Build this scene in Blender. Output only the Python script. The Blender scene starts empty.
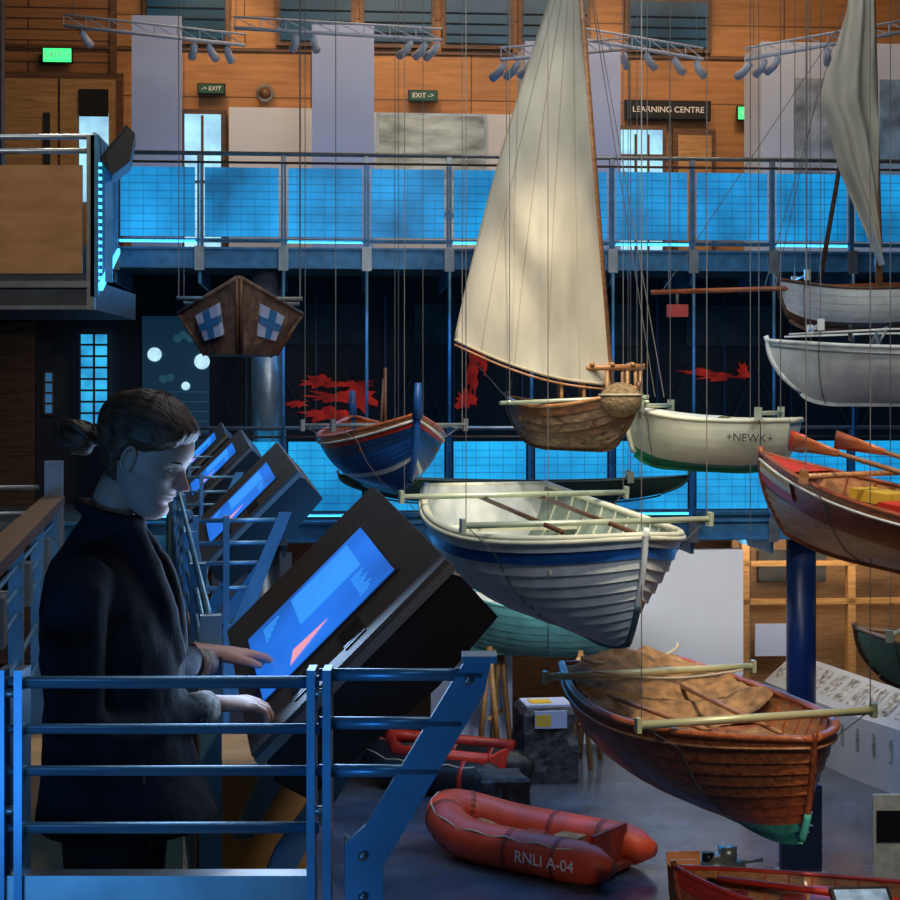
import bpy, bmesh, math, random
from mathutils import Vector, Matrix, noise
random.seed(7)
sc=bpy.context.scene
try:
    sc.view_settings.view_transform='Standard'
except Exception: pass
V=Vector
def Rz(a): return Matrix.Rotation(math.radians(a),4,'Z')
def Ry(a): return Matrix.Rotation(math.radians(a),4,'Y')
def Rx(a): return Matrix.Rotation(math.radians(a),4,'X')
def Tr(x,y,z): return Matrix.Translation((x,y,z))

# ------------------------------------------------------------ materials
def base(name):
    m=bpy.data.materials.new(name); m.use_nodes=True
    nt=m.node_tree; return m,nt,nt.nodes['Principled BSDF']
def mat(name,col,rough=.5,metal=0,emit=None,es=0,var=0,vs=5,bump=0,bs=30,trans=0,coat=0,stretch=(1,1,1)):
    m,nt,p=base(name); N=nt.nodes; K=nt.links
    c=tuple(col)+(1,)
    p.inputs['Base Color'].default_value=c
    p.inputs['Roughness'].default_value=rough
    p.inputs['Metallic'].default_value=metal
    p.inputs['Coat Weight'].default_value=coat
    if trans: p.inputs['Alpha'].default_value=1-trans
    if emit:
        p.inputs['Emission Color'].default_value=tuple(emit)+(1,)
        p.inputs['Emission Strength'].default_value=es
    if var or bump:
        tc=N.new('ShaderNodeTexCoord'); mp=N.new('ShaderNodeMapping'); mp.inputs['Scale'].default_value=stretch
        K.new(tc.outputs['Object'],mp.inputs['Vector'])
    if var:
        n=N.new('ShaderNodeTexNoise'); n.inputs['Scale'].default_value=vs; n.inputs['Detail'].default_value=5
        K.new(mp.outputs[0],n.inputs['Vector'])
        r=N.new('ShaderNodeValToRGB')
        r.color_ramp.elements[0].position=.3; r.color_ramp.elements[1].position=.7
        cc=emit if emit else col
        r.color_ramp.elements[0].color=tuple(x*(1-var) for x in cc)+(1,)
        r.color_ramp.elements[1].color=tuple(min(1,x*(1+var)) for x in cc)+(1,)
        K.new(n.outputs['Fac'],r.inputs['Fac'])
        K.new(r.outputs['Color'],p.inputs['Emission Color' if emit else 'Base Color'])
    if bump:
        n=N.new('ShaderNodeTexNoise'); n.inputs['Scale'].default_value=bs
        K.new(mp.outputs[0],n.inputs['Vector'])
        b=N.new('ShaderNodeBump'); b.inputs['Strength'].default_value=bump; b.inputs['Distance'].default_value=.02
        K.new(n.outputs['Fac'],b.inputs['Height']); K.new(b.outputs[0],p.inputs['Normal'])
    return m
def wood(name,c1,c2,stretch=(1,12,12),scale=2.5,rough=.45,coat=0):
    m,nt,p=base(name); N=nt.nodes; K=nt.links
    tc=N.new('ShaderNodeTexCoord'); mp=N.new('ShaderNodeMapping'); mp.inputs['Scale'].default_value=stretch
    K.new(tc.outputs['Object'],mp.inputs['Vector'])
    n=N.new('ShaderNodeTexNoise'); n.inputs['Scale'].default_value=scale; n.inputs['Detail'].default_value=8; n.inputs['Distortion'].default_value=.6
    K.new(mp.outputs[0],n.inputs['Vector'])
    r=N.new('ShaderNodeValToRGB'); e=r.color_ramp.elements
    e[0].position=.32; e[1].position=.68; e[0].color=tuple(c1)+(1,); e[1].color=tuple(c2)+(1,)
    K.new(n.outputs['Fac'],r.inputs['Fac']); K.new(r.outputs['Color'],p.inputs['Base Color'])
    b=N.new('ShaderNodeBump'); b.inputs['Strength'].default_value=.15; b.inputs['Distance'].default_value=.01
    K.new(n.outputs['Fac'],b.inputs['Height']); K.new(b.outputs[0],p.inputs['Normal'])
    p.inputs['Roughness'].default_value=rough; p.inputs['Coat Weight'].default_value=coat
    return m
def panelwall(name,c1,c2,gap,bw,bh,off=.5,rough=.5,mort=.012):
    """timber sheets / boards on a wall (x,z plane)"""
    m,nt,p=base(name); N=nt.nodes; K=nt.links
    tc=N.new('ShaderNodeTexCoord'); s=N.new('ShaderNodeSeparateXYZ'); c=N.new('ShaderNodeCombineXYZ')
    K.new(tc.outputs['Object'],s.inputs[0]); K.new(s.outputs['X'],c.inputs['X']); K.new(s.outputs['Z'],c.inputs['Y'])
    br=N.new('ShaderNodeTexBrick'); br.inputs['Scale'].default_value=1; br.offset=off
    br.inputs['Brick Width'].default_value=bw; br.inputs['Row Height'].default_value=bh
    br.inputs['Mortar Size'].default_value=mort; br.inputs['Mortar'].default_value=tuple(gap)+(1,)
    br.inputs['Color1'].default_value=tuple(c1)+(1,); br.inputs['Color2'].default_value=tuple(c2)+(1,)
    K.new(c.outputs[0],br.inputs['Vector'])
    mp=N.new('ShaderNodeMapping'); mp.inputs['Scale'].default_value=(1,1,9); K.new(tc.outputs['Object'],mp.inputs['Vector'])
    n=N.new('ShaderNodeTexNoise'); n.inputs['Scale'].default_value=1.5; n.inputs['Detail'].default_value=7
    K.new(mp.outputs[0],n.inputs['Vector'])
    mx=N.new('ShaderNodeMix'); mx.data_type='RGBA'; mx.blend_type='MULTIPLY'; mx.inputs[0].default_value=.8
    r=N.new('ShaderNodeValToRGB'); r.color_ramp.elements[0].color=(.6,.55,.5,1); r.color_ramp.elements[0].position=.3;r.color_ramp.elements[1].position=.65
    K.new(n.outputs['Fac'],r.inputs['Fac'])
    K.new(br.outputs['Color'],mx.inputs[6]); K.new(r.outputs['Color'],mx.inputs[7]); K.new(mx.outputs[2],p.inputs['Base Color'])
    p.inputs['Roughness'].default_value=rough
    return m

steel=mat('painted_steel',(.07,.26,.48),.4,.3,var=.3,vs=6)
steelN=mat('near_blue_steel',(.16,.36,.54),.34,.45,var=.25,vs=5)
galv=mat('galvanised',(.38,.42,.44),.35,.7,var=.2,vs=8)
dsteel=mat('dark_steel',(.05,.06,.075),.5,.3,var=.3,vs=5)
barm=mat('boat_bar',(.55,.62,.45),.4,.3,var=.15,vs=5)
cable=mat('cable',(.16,.15,.14),.5,.4)
dark=mat('dark',(.010,.011,.014),.6)
darkw=mat('dark_wall_paint',(.010,.011,.017),.6,var=.4,vs=1.2)
white=mat('white_paint',(.62,.66,.76),.5,var=.05,vs=1)
whited=mat('white_board',(.46,.54,.80),.6,var=.06,vs=1)
ply=panelwall('ply_wall',(.48,.23,.085),(.41,.185,.062),(.14,.06,.02),2.4,1.2,0)
planks=panelwall('plank_wall',(.36,.16,.055),(.30,.125,.04),(.05,.02,.01),3.5,.16,.5)
oak=wood('oak',(.30,.15,.05),(.50,.27,.10))
oakd=wood('dark_oak',(.06,.028,.012),(.16,.07,.03))
varn=wood('varnished_mahogany',(.26,.050,.016),(.58,.17,.05),rough=.36,coat=.2)
varn2=wood('varnished_dark',(.17,.032,.014),(.40,.10,.030),rough=.38,coat=.2)
varno=wood('varnished_orange',(.34,.14,.050),(.60,.29,.12),rough=.42,coat=.15)
whitew=mat('white_boat_paint',(.74,.78,.76),.5,var=.14,vs=5,bump=.1,bs=40)
creamw=mat('cream_boat_paint',(.72,.73,.56),.45,var=.10,vs=4,bump=.1,bs=40)
innerg=mat('grey_green_inner_paint',(.26,.33,.28),.6,var=.35,vs=5)
blueb=mat('blue_boat_paint',(.012,.09,.33),.4,var=.25,vs=5)
teal=mat('teal_bottom',(.05,.33,.28),.5,var=.35,vs=6)
greenp=mat('green_bottom',(.02,.28,.12),.4,var=.2,vs=5)
redp=mat('red_paint',(.55,.035,.02),.4,var=.2,vs=5)
yellp=mat('yellow_paint',(.75,.50,.06),.4)
inflr=mat('red_rubber',(.66,.075,.028),.45,var=.12,vs=4,bump=.1,bs=30)
inflk=mat('black_rubber',(.015,.016,.02),.45,bump=.1,bs=30)
rope=mat('rope',(.6,.52,.36),.9,bump=.6,bs=150)
canvas=mat('brown_canvas',(.34,.185,.075),.9,var=.5,vs=8,bump=1.0,bs=11)
sailm=mat('sailcloth',(.62,.58,.46),.9,var=.20,vs=1.8,bump=.7,bs=5,stretch=(1,1,.5))
seam=mat('sail_seam',(.45,.40,.29),.9)
concrete=mat('polished_concrete',(.075,.092,.125),.2,var=.4,vs=1.3,bump=.05,bs=4)
ceilm=mat('ceiling_paint',(.03,.03,.035),.8)
def glow(name,c,s,v=.2,vs=2): return mat(name,(.02,.05,.08),.4,emit=c,es=s,var=v,vs=vs)
panelU=glow('lit_panel_upper',(.008,.27,.68),.90,.6,1.2)
panelM=glow('lit_panel_mid',(.010,.33,.86),1.0,.5,1.2)
led=glow('led_strip',(.05,.50,1.0),3.5,.05)
daylight=glow('bright_glazing',(.35,.68,1.0),1.1,.3,3)
skyglass=mat('clerestory_glass',(.01,.03,.045),.25,emit=(.012,.06,.10),es=.5,var=.5,vs=1.5)
greenl=glow('exit_green',(.05,.9,.2),1.8,.1)
lampw=glow('lamp_lens',(1,.85,.6),14,.02)
bm=mat('matt_black',(.012,.012,.013),.35)
blk=mat('slat_black',(.006,.006,.007),.9)
screenb=glow('touchscreen_blue',(.010,.14,.66),1.0,.35,2.5)
screenl=glow('touchscreen_light',(.03,.28,.88),1.0,.15)
screenp=glow('touchscreen_pink',(.85,.35,.45),1.0,.05)
bezel=mat('console_metal',(.085,.075,.065),.48,.3,var=.25,vs=3)
edge=mat('console_edge',(.26,.25,.24),.4,.6)
whitet=mat('white_letter',(.85,.85,.85),.5)
blackt=mat('black_letter',(.02,.02,.02),.5)

# ------------------------------------------------------------ mesh builder
class B:
    def __init__(s,name,T=None):
        s.name=name; s.v=[]; s.f=[]; s.mi=[]; s.sm=[]; s.mats=[]; s.T=T if T is not None else Matrix()
    def add(s,vs,fs,m,smooth=False,T=None):
        o=len(s.v)
        s.v+=[(T@V(v)) if T is not None else V(v) for v in vs]
        if m not in s.mats: s.mats.append(m)
        k=s.mats.index(m)
        for f in fs: s.f.append([i+o for i in f]); s.mi.append(k); s.sm.append(smooth)
    def box(s,a,b,m,T=None):
        x0,y0,z0=a; x1,y1,z1=b
        vs=[(x0,y0,z0),(x1,y0,z0),(x1,y1,z0),(x0,y1,z0),(x0,y0,z1),(x1,y0,z1),(x1,y1,z1),(x0,y1,z1)]
        s.add(vs,[(0,3,2,1),(4,5,6,7),(0,1,5,4),(1,2,6,5),(2,3,7,6),(3,0,4,7)],m,False,T)
    def prism(s,prof,y0,y1,m,T=None):
        n=len(prof); vs=[(p[0],y0,p[1]) for p in prof]+[(p[0],y1,p[1]) for p in prof]
        fs=[tuple(range(n)),tuple(range(2*n-1,n-1,-1))]+[(i,(i+1)%n,n+(i+1)%n,n+i) for i in range(n)]
        s.add(vs,fs,m,False,T)
    def tube(s,pts,r,m,seg=8,closed=False,T=None,rb=None,up=None,smooth=True):
        pts=[V(p) for p in pts]; n=len(pts)
        R=r if isinstance(r,(list,tuple)) else [r]*n
        RB=R if rb is None else (rb if isinstance(rb,(list,tuple)) else [rb]*n)
        vs=[];nrm=None
        for i in range(n):
            if closed: t=pts[(i+1)%n]-pts[i-1]
            else: t=pts[min(i+1,n-1)]-pts[max(i-1,0)]
            if t.length<1e-9: t=V((0,0,1))
            t.normalize()
            if nrm is None:
                a=V(up) if up else (V((0,0,1)) if abs(t.z)<.9 else V((1,0,0)))
                nrm=(a-t*a.dot(t)).normalized()
            else:
                nrm=(nrm-t*nrm.dot(t))
                if nrm.length<1e-6: nrm=t.orthogonal()
                nrm.normalize()
            bi=t.cross(nrm)
            for k in range(seg):
                a=2*math.pi*(k+.5)/seg
                vs.append(pts[i]+nrm*(math.cos(a)*R[i])+bi*(math.sin(a)*RB[i]))
        fs=[]
        for i in range(n if closed else n-1):
            j=(i+1)%n
            for k in range(seg):
                fs.append((i*seg+k,i*seg+(k+1)%seg,j*seg+(k+1)%seg,j*seg+k))
        if not closed:
            fs.append(tuple(range(seg-1,-1,-1))); fs.append(tuple((n-1)*seg+k for k in range(seg)))
        s.add(vs,fs,m,smooth and seg>4,T)
    def grid(s,rows,m,smooth=True,T=None,closeu=False):
        nr=len(rows); nc=len(rows[0]); vs=[p for r in rows for p in r]; fs=[]
        for i in range(nr-1):
            for j in range(nc if closeu else nc-1):
                k=(j+1)%nc
                fs.append((i*nc+j,i*nc+k,(i+1)*nc+k,(i+1)*nc+j))
        s.add(vs,fs,m,smooth,T)
    def ell(s,c,r,m,T=None,seg=20,rings=12,fn=None):
        rows=[]
        for i in range(rings+1):
            th=math.pi*i/rings; row=[]
            for j in range(seg):
                ph=2*math.pi*j/seg
                d=V((math.sin(th)*math.cos(ph),math.sin(th)*math.sin(ph),math.cos(th)))
                k=fn(d) if fn else 1
                row.append((c[0]+d.x*r[0]*k,c[1]+d.y*r[1]*k,c[2]+d.z*r[2]*k))
            rows.append(row)
        s.grid(rows,m,True,T,True)
    def poly(s,pts,m,T=None): s.add(pts,[tuple(range(len(pts)))],m,False,T)
    def done(s,parent=None,mods=None):
        me=bpy.data.meshes.new(s.name); me.from_pydata([tuple(v) for v in s.v],[],s.f)
        for m in s.mats: me.materials.append(m)
        for p,k,sm in zip(me.polygons,s.mi,s.sm): p.material_index=k; p.use_smooth=sm
        bm_=bmesh.new(); bm_.from_mesh(me); bmesh.ops.recalc_face_normals(bm_,faces=bm_.faces); bm_.to_mesh(me); bm_.free()
        o=bpy.data.objects.new(s.name,me); sc.collection.objects.link(o)
        if parent: o.parent=parent; o.matrix_basis=s.T
        else: o.matrix_world=s.T
        for md in (mods or []):
            q=o.modifiers.new(md[0],md[0])
            for k,v in md[1].items(): setattr(q,k,v)
        return o
def empty(name,T):
    o=bpy.data.objects.new(name,None); sc.collection.objects.link(o); o.matrix_world=T; o.empty_display_size=.1; return o
def text(name,st,size,m,T,parent=None,ext=.002):
    c=bpy.data.curves.new(name,'FONT'); c.body=st; c.size=size; c.extrude=ext; c.align_x='CENTER'; c.align_y='CENTER'
    o=bpy.data.objects.new(name+'_c',c); sc.collection.objects.link(o)
    dg=bpy.context.evaluated_depsgraph_get(); me=bpy.data.meshes.new_from_object(o.evaluated_get(dg))
    bpy.data.objects.remove(o); me.materials.clear(); me.materials.append(m)
    q=bpy.data.objects.new(name,me); sc.collection.objects.link(q)
    if parent: q.parent=parent; q.matrix_basis=T
    else: q.matrix_world=T
    return q
CAB=B('suspension_cables')
def hang(p,top=13.58): CAB.tube([p,(p[0],p[1],top)],.0055,cable,4)

# ------------------------------------------------------------ camera
EYE=5.1
cd=bpy.data.cameras.new('camera'); cam=bpy.data.objects.new('camera',cd); sc.collection.objects.link(cam)
cam.location=(0,0,EYE); cam.rotation_euler=(math.pi/2,0,0)
cd.sensor_width=36; cd.lens=64; cd.shift_y=-50/900; cd.clip_end=200
sc.camera=cam

# ------------------------------------------------------------ room shell
b=B('floor'); b.box((-10,-3,-.2),(13,30,0),concrete); b.done()
b=B('ceiling'); b.box((-10,-3,13.6),(13,30,13.8),ceilm); b.done()
b=B('wall_left'); b.box((-10.2,-3,0),(-10,30,13.6),darkw); b.done()
b=B('wall_right'); b.box((13,-3,0),(13.2,30,13.6),darkw); b.done()
b=B('wall_rear'); b.box((-10,-3.2,0),(13,-3,13.6),darkw); b.done()

G=Tr(-4.15,19.7,0)@Rz(4.5)       # gallery frame: x along, y depth behind the rail
UF=7.0; MF=3.6
b=B('wall_back',G)
b.box((-.5,4.0,UF),(14,4.25,13.4),ply)
b.box((-6,4.0,UF),(-.5,4.25,13.4),planks)
b.box((-.56,3.95,UF),(-.46,4.0,13.4),oakd)
b.box((-6,3.96,10.28),(14,4.0,10.33),oakd)
b.done()
b=B('wall_mid_level',G); b.box((-6,3.3,MF),(14,3.5,UF-.34),darkw); b.done()
b=B('wall_ground_level',G); b.box((-6,7.2,0),(14,7.4,3.34),wood('ground_wall_wood',(.10,.045,.02),(.22,.10,.04),(.6,8,8))); b.done()
def slab(name,z):
    b=B(name,G)
    b.box((-6,.05,z-.1),(14,4.3,z),galv)
    b.box((-1,-.02,z-.26),(14,.08,z-.02),steel)
    b.box((-1,-.06,z-.27),(14,.08,z-.24),steel); b.box((-1,-.06,z-.04),(14,.08,z-.01),steel)
    for k in range(14):
        u=.03+1.03*k
        b.box((u-.06,-.09,z-.3),(u+.06,.0,z),galv)
        b.prism([(u-.02,z-.45),(u+.02,z-.45),(u+.02,z-.26),(u-.02,z-.26)],0,1.6,steel)
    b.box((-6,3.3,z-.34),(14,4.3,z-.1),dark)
    b.done()
slab('upper_gallery_floor',UF); slab('mid_gallery_floor',MF)
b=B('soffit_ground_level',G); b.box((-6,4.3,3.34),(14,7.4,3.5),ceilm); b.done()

def rail(name,z,pm,h=1.15,u0=.03,n=13):
    b=B(name,G)
    for k in range(n):
        u=u0+1.03*k
        b.box((u-.03,-.03,z-.0),(u-.005,.03,z+h),steel); b.box((u+.005,-.03,z-.0),(u+.03,.03,z+h),steel)
        b.box((u-.03,-.05,z+h-.1),(u+.03,.0,z+h-.02),galv)
        if k<n-1:
            b.box((u+.06,.0,z+.12),(u+.97,.012,z+h-.17),pm)
            for j in range(9):
                zz=z+.12+j*.094
                b.tube([(u+.03,-.01,zz),(u+1.0,-.01,zz)],.004,steel,4)
            for j in range(1,6):
                b.tube([(u+j*.17,-.012,z+.1),(u+j*.17,-.012,z+h-.16)],.003,steel,4)
            b.box((u+.05,-.02,z+.05),(u+.98,.02,z+.08),led if k%2==0 else steel)
    e=u0+1.03*(n-1)
    b.tube([(u0,-.02,z+h),(e,-.02,z+h)],.028,galv,8)
    b.tube([(u0,-.02,z+h-.11),(e,-.02,z+h-.11)],.016,oakd,8)
    b.box((u0,-.02,z+.06),(e,.02,z+.1),steel)
    b.done()
rail('upper_gallery_railing',UF,panelU); rail('mid_gallery_railing',MF,panelM)
b=B('gallery_hanger_rods',G)
for k in range(2,13):
    u=.03+1.03*k
    b.tube([(u,-.09,MF+.0),(u,-.09,UF-.3)],.022,steel,6)
b.done()
for i,(x,z0,z1,mm,r) in enumerate([(-2.3,MF,UF-.2,galv,.2),(4.55,0,MF-.2,mat('navy_column',(.01,.03,.12),.35,var=.2),.19),(-2.35,0,MF-.2,galv,.2)]):
    b=B('steel_column'); y=19.7+(x+4.15)*.0787+.35
    b.tube([(x,y,z0),(x,y,z1)],r,mm,20); b.tube([(x,y,z0),(x,y,z0+.05)],r*1.35,galv,20); b.tube([(x,y,z1-.05),(x,y,z1)],r*1.3,galv,20); b.done()

# upper wall fittings
n=1
for (u0,u1) in [(-.08,1.2),(1.88,3.06),(3.12,4.25),(4.34,5.43),(5.5,6.6),(7.12,8.45)]:
    b=B('window_%d'%n,G); n+=1
    b.box((u0,3.9,10.36),(u1,3.98,11.2),oakd); b.box((u0+.07,3.86,10.44),(u1-.07,3.92,11.12),skyglass)
    for j in range(3): b.box((u0+.07,3.84,10.55+.16*j),(u1-.07,3.87,10.57+.16*j),blk)
    b.done()
b=B('window_7',G); b.box((.46,3.9,UF),(1.15,3.98,9.4),oakd); b.box((.54,3.87,UF+.1),(1.07,3.92,9.32),daylight); b.box((.54,3.85,8.3),(1.07,3.88,8.34),oakd); b.box((.78,3.85,UF+.1),(.82,3.88,9.3),oakd); b.done()
b=B('door_1',G); b.box((-2.2,3.86,UF),(-.36,3.98,9.9),oakd)
b.box((-2.1,3.82,UF),(-1.3,3.88,9.8),oak); b.box((-1.26,3.82,UF),(-.46,3.88,9.8),oak)
for u in (-1.5,-.98): b.box((u,3.8,8.0),(u+.42 if u>-1.2 else u+.1,3.83,9.3),daylight if u>-1.2 else dark)
b.box((-.98,3.78,9.25),(-.56,3.84,9.65),blk)
b.done()
b=B('door_2',G); b.box((6.98,3.88,UF),(7.75,3.98,9.25),oakd); b.box((7.05,3.84,UF),(7.68,3.9,9.17),daylight)
for j in range(4): b.box((7.05,3.82,7.5+j*.42),(7.68,3.85,7.54+j*.42),oakd)
for j in range(2): b.box((7.25+j*.2,3.82,7.0),(7.28+j*.2,3.85,9.1),oakd)
b.done()
b=B('door_3',G); b.box((7.85,3.86,UF),(8.5,3.98,9.2),oakd); b.box((7.92,3.83,UF),(8.43,3.88,9.1),oak); b.done()
b=B('gallery_low_wall',G); b.box((1.2,3.7,UF),(2.45,3.95,9.4),white); b.done()
b=B('gallery_low_wall',G); b.box((3.3,3.7,UF),(6.9,3.95,9.35),white); b.done()
b=B('seascape_painting',G); b.box((3.4,3.62,7.9),(4.95,3.66,9.3),mat('sea_paint',(.36,.46,.52),.7,var=.6,vs=1.6,stretch=(1,1,3))); b.box((3.36,3.65,7.86),(4.99,3.69,9.34),galv); b.done()
for (u0,u1,z0,z1,nm) in [(.05,.7,UF,10.2,whited),(2.43,3.26,UF,10.12,whited),(5.3,6.6,UF,9.95,whited),(8.55,11.6,UF,10.0,white)]:
    b=B('display_partition',G); b.box((u0,1.5,z0),(u1,1.62,z1),nm)
    b.box((u0,1.62,z0),(u0+.1,2.4,z1),white); b.box((u0-.02,1.46,z0),(u1+.02,1.66,z0+.08),galv)
    if u0>8:
        b.box((9.0,1.46,8.2),(10.0,1.5,9.5),mat('print_grey',(.35,.4,.45),.6,var=.6,vs=3)); b.box((10.2,1.46,7.9),(11.2,1.5,9.5),mat('print_blue',(.2,.3,.4),.6,var=.6,vs=3))
    b.done()
def sign(name,u0,u1,z0,z1,m1,st,tm,sz,y=3.8):
    b=B(name,G); b.box((u0,y,z0),(u1,y+.06,z1),m1); b.box((u0-.02,y+.03,z0-.02),(u1+.02,y+.1,z1+.02),bm); o=b.done()
    text('lettering',st,sz,tm,Tr((u0+u1)/2,y-.006,(z0+z1)/2)@Rx(90),o)
sign('exit_sign',-1.5,-1.1,10.05,10.24,greenl,'EXIT >',whitet,.13)
dkg=mat('sign_dark_green',(.01,.09,.06),.5)
sign('exit_sign',.75,1.12,9.62,9.75,dkg,'-> EXIT',whitet,.09)
sign('exit_sign',3.86,4.26,9.56,9.7,dkg,'EXIT ->',whitet,.1)
sign('exit_sign',8.84,9.1,9.35,9.53,greenl,'EXIT',whitet,.09)
sign('learning_centre_sign',7.12,8.4,9.34,9.6,bm,'LEARNING CENTRE',whitet,.125)
b=B('round_wall_speaker',G); b.tube([(1.72,3.98,9.65),(1.72,3.9,9.65)],.13,galv,20); b.tube([(1.72,3.92,9.65),(1.72,3.88,9.65)],.09,oakd,20); b.done()

# track lighting
def track(p0,p1,heads):
    b=B('track_light'); p0=V(p0);p1=V(p1); d=(p1-p0)
    b.tube([p0,p1],.025,white,6); q=V((0,0,.14)); b.tube([p0+q,p1+q],.015,white,6)
    for i in range(9):
        a=p0+d*i/8; c=p0+d*min(8,i+1)/8
        b.tube([a,a+q],.008,white,4); b.tube([a+q,c],.008,white,4)
    for t in (0.05,.95): a=p0+d*t+q; hang(a)
    for t,dx in heads:
        a=p0+d*t; e=a+V((dx*.5,.10,-.13)); g=a+V((dx*1.3,.2,-.18))
        b.tube([a,a+V((0,0,-.08))],.012,white,6); b.tube([a+V((0,0,-.06)),e,g],[.04,.05,.055],white,12)
        dr=(g-e).normalized(); b.tube([g,g+dr*.004],.045,lampw,12)
    b.done()
track((-4.9,20.3,9.85),(-2.6,20.3,9.6),[(.1,.05),(.72,-.05),(.8,.05),(.9,.02)])
track((-2.7,20.0,9.75),(-.1,20.0,9.6),[(.3,-.05),(.38,.02),(.85,-.12),(.92,-.1),(.98,-.12)])
track((.6,18.8,9.1),(2.3,20.5,9.6),[(.02,-.1),(.12,-.1),(.22,-.1),(.32,-.08),(.95,.05)])
track((1.4,20.2,9.7),(3.2,20.2,9.4),[(.6,.1),(.8,.1),(.95,.1)])
track((3.6,19.5,9.25),(5.6,19.5,9.6),[(.03,-.1),(.12,-.06),(.2,-.08),(.5,.04)])

# mid-level back: mural, windows, graphics
red=mat('mural_red_glow',(.30,.015,.010),.7,emit=(.40,.018,.010),es=.33,var=.8,vs=4)  # painted splashes with emission added so the red reads brighter
grey=mat('mural_grey',(.05,.055,.06),.7,var=.4,vs=4)
jointm=mat('mural_joint',(.02,.06,.12),.4)
def blob(b,cu,cz,w,h,m,seed,y=3.22):
    pts=[]
    for i in range(26):
        a=2*math.pi*i/26; r=.5+.6*abs(noise.noise(V((math.cos(a)*1.7+seed*3.1,math.sin(a)*1.7,seed))))*2+(.25 if i%3==0 else 0)
        pts.append((cu+math.cos(a)*w*r,y,cz+math.sin(a)*h*r))
    b.poly(pts,m)
b=B('mural_panels',G)
for (px,py,w,h,s) in [(322,382,.30,.10,1),(338,398,.44,.08,2),(360,396,.24,.26,3),(328,414,.42,.11,4),(352,384,.36,.05,11),(298,404,.2,.06,13),(474,372,.10,.42,5),(466,400,.20,.16,6),(483,356,.09,.24,12),(703,372,.26,.05,7),(724,376,.34,.07,8),(748,372,.10,.14,9)]:
    blob(b,(px-450)*.0146+4.4,5.1+(400-py)*.0146,w,h,red,s,3.22-.0008*s)
for k in range(12):
    u=.5+k*1.0; b.tube([(u,3.25,4.6),(u+.45,3.25,5.6),(u+.9,3.25,4.6)],.025,grey,4)
    b.box((u-.04,3.23,MF),(u-.01,3.28,UF-.4),jointm)
for k in range(5): b.box((1.9+k*2,3.24,5.9),(3.2+k*2,3.28,6.5),grey)
b.done()
def lattice(name,u0,u1,z0,z1,nx,nz,y,m1,m2):
    b=B(name,G); b.box((u0,y,z0),(u1,y+.04,z1),m1)
    for i in range(nx+1): u=u0+(u1-u0)*i/nx; b.box((u-.015,y-.03,z0),(u+.015,y+.01,z1),m2)
    for i in range(nz+1): z=z0+(z1-z0)*i/nz; b.box((u0,y-.03,z-.015),(u1,y+.01,z+.015),m2)
    b.done()
lattice('window_8',-.88,-.48,4.75,6.05,2,8,3.2,glow('blue_glazing',(.03,.38,.9),1.0,.5,3),oakd)
lattice('window_9',-1.38,-1.25,4.9,5.5,1,4,3.2,glow('dim_glazing',(.05,.25,.55),.4),oakd)
b=B('door_4',G); b.box((-3.4,3.15,MF),(-1.5,3.28,6.2),oakd); b.box((-2.5,3.1,MF),(-2.44,3.2,6.2),dark); b.done()
b=B('moon_graphic_panel',G)
b.box((.0,3.15,4.6),(.95,3.28,6.3),mat('night_graphic',(.01,.04,.07),.5,emit=(.005,.028,.055),es=.6))
for i,(u,z,r) in enumerate([(.18,5.75,.10),(.85,5.65,.11),(.62,5.3,.06)]): b.tube([(u,3.14,z),(u,3.12,z)],r,glow('moon_%d'%i,(.45,.72,1),1.1,.3,6),24)
cl=glow('cloud_paint',(.03,.12,.18),.5)
for (u,z) in [(.5,5.98),(.58,6.03),(.68,5.98),(.85,5.95),(.3,5.4),(.4,5.42)]: b.tube([(u,3.14,z),(u,3.13,z)],.06,cl,14)
for j in range(5): b.box((.0,3.12,4.65+j*.14),(.95,3.14,4.66+j*.14),cl)
b.done()

# ------------------------------------------------------------ ground floor displays
b=B('display_partition',G); b.box((6.35,3.2,0),(8.75,3.4,2.9),white); b.box((6.3,3.15,0),(8.8,3.45,.08),galv); b.done()
b=B('display_partition',G); b.box((4.15,3.4,0),(5.35,3.55,1.5),whited); b.box((4.1,3.36,0),(5.4,3.58,.06),galv); b.done()
b=B('display_partition',G); b.box((.9,4.4,0),(2.1,4.6,2.8),whited); b.box((.85,4.36,0),(2.15,4.64,.06),galv); b.done()
b=B('timber_display_frame',G)
for u in (9.1,9.9,10.8,11.7): b.box((u,4.6,0),(u+.12,4.75,3.2),oak)
for z in (1.9,2.5,3.1): b.box((9.1,4.6,z),(11.8,4.7,z+.08),oak)
b.box((9.1,5.2,0),(12.5,5.3,3.2),wood('display_backing',(.22,.11,.05),(.34,.19,.09)))
b.box((9.5,5.1,2.2),(10.6,5.18,2.7),grey); b.box((9.3,4.56,1.1),(9.9,4.6,1.6),whited)
b.done()
pan=mat('photo_cards',(.3,.3,.3),.5,var=.9,vs=14)
deskw=mat('desk_white',(.40,.42,.47),.5,var=.05,vs=2)
b=B('exhibit_desk')
P=[V((4.75,24.2,0)),V((5.4,21.6,0)),V((6.3,19.2,0))]
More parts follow.
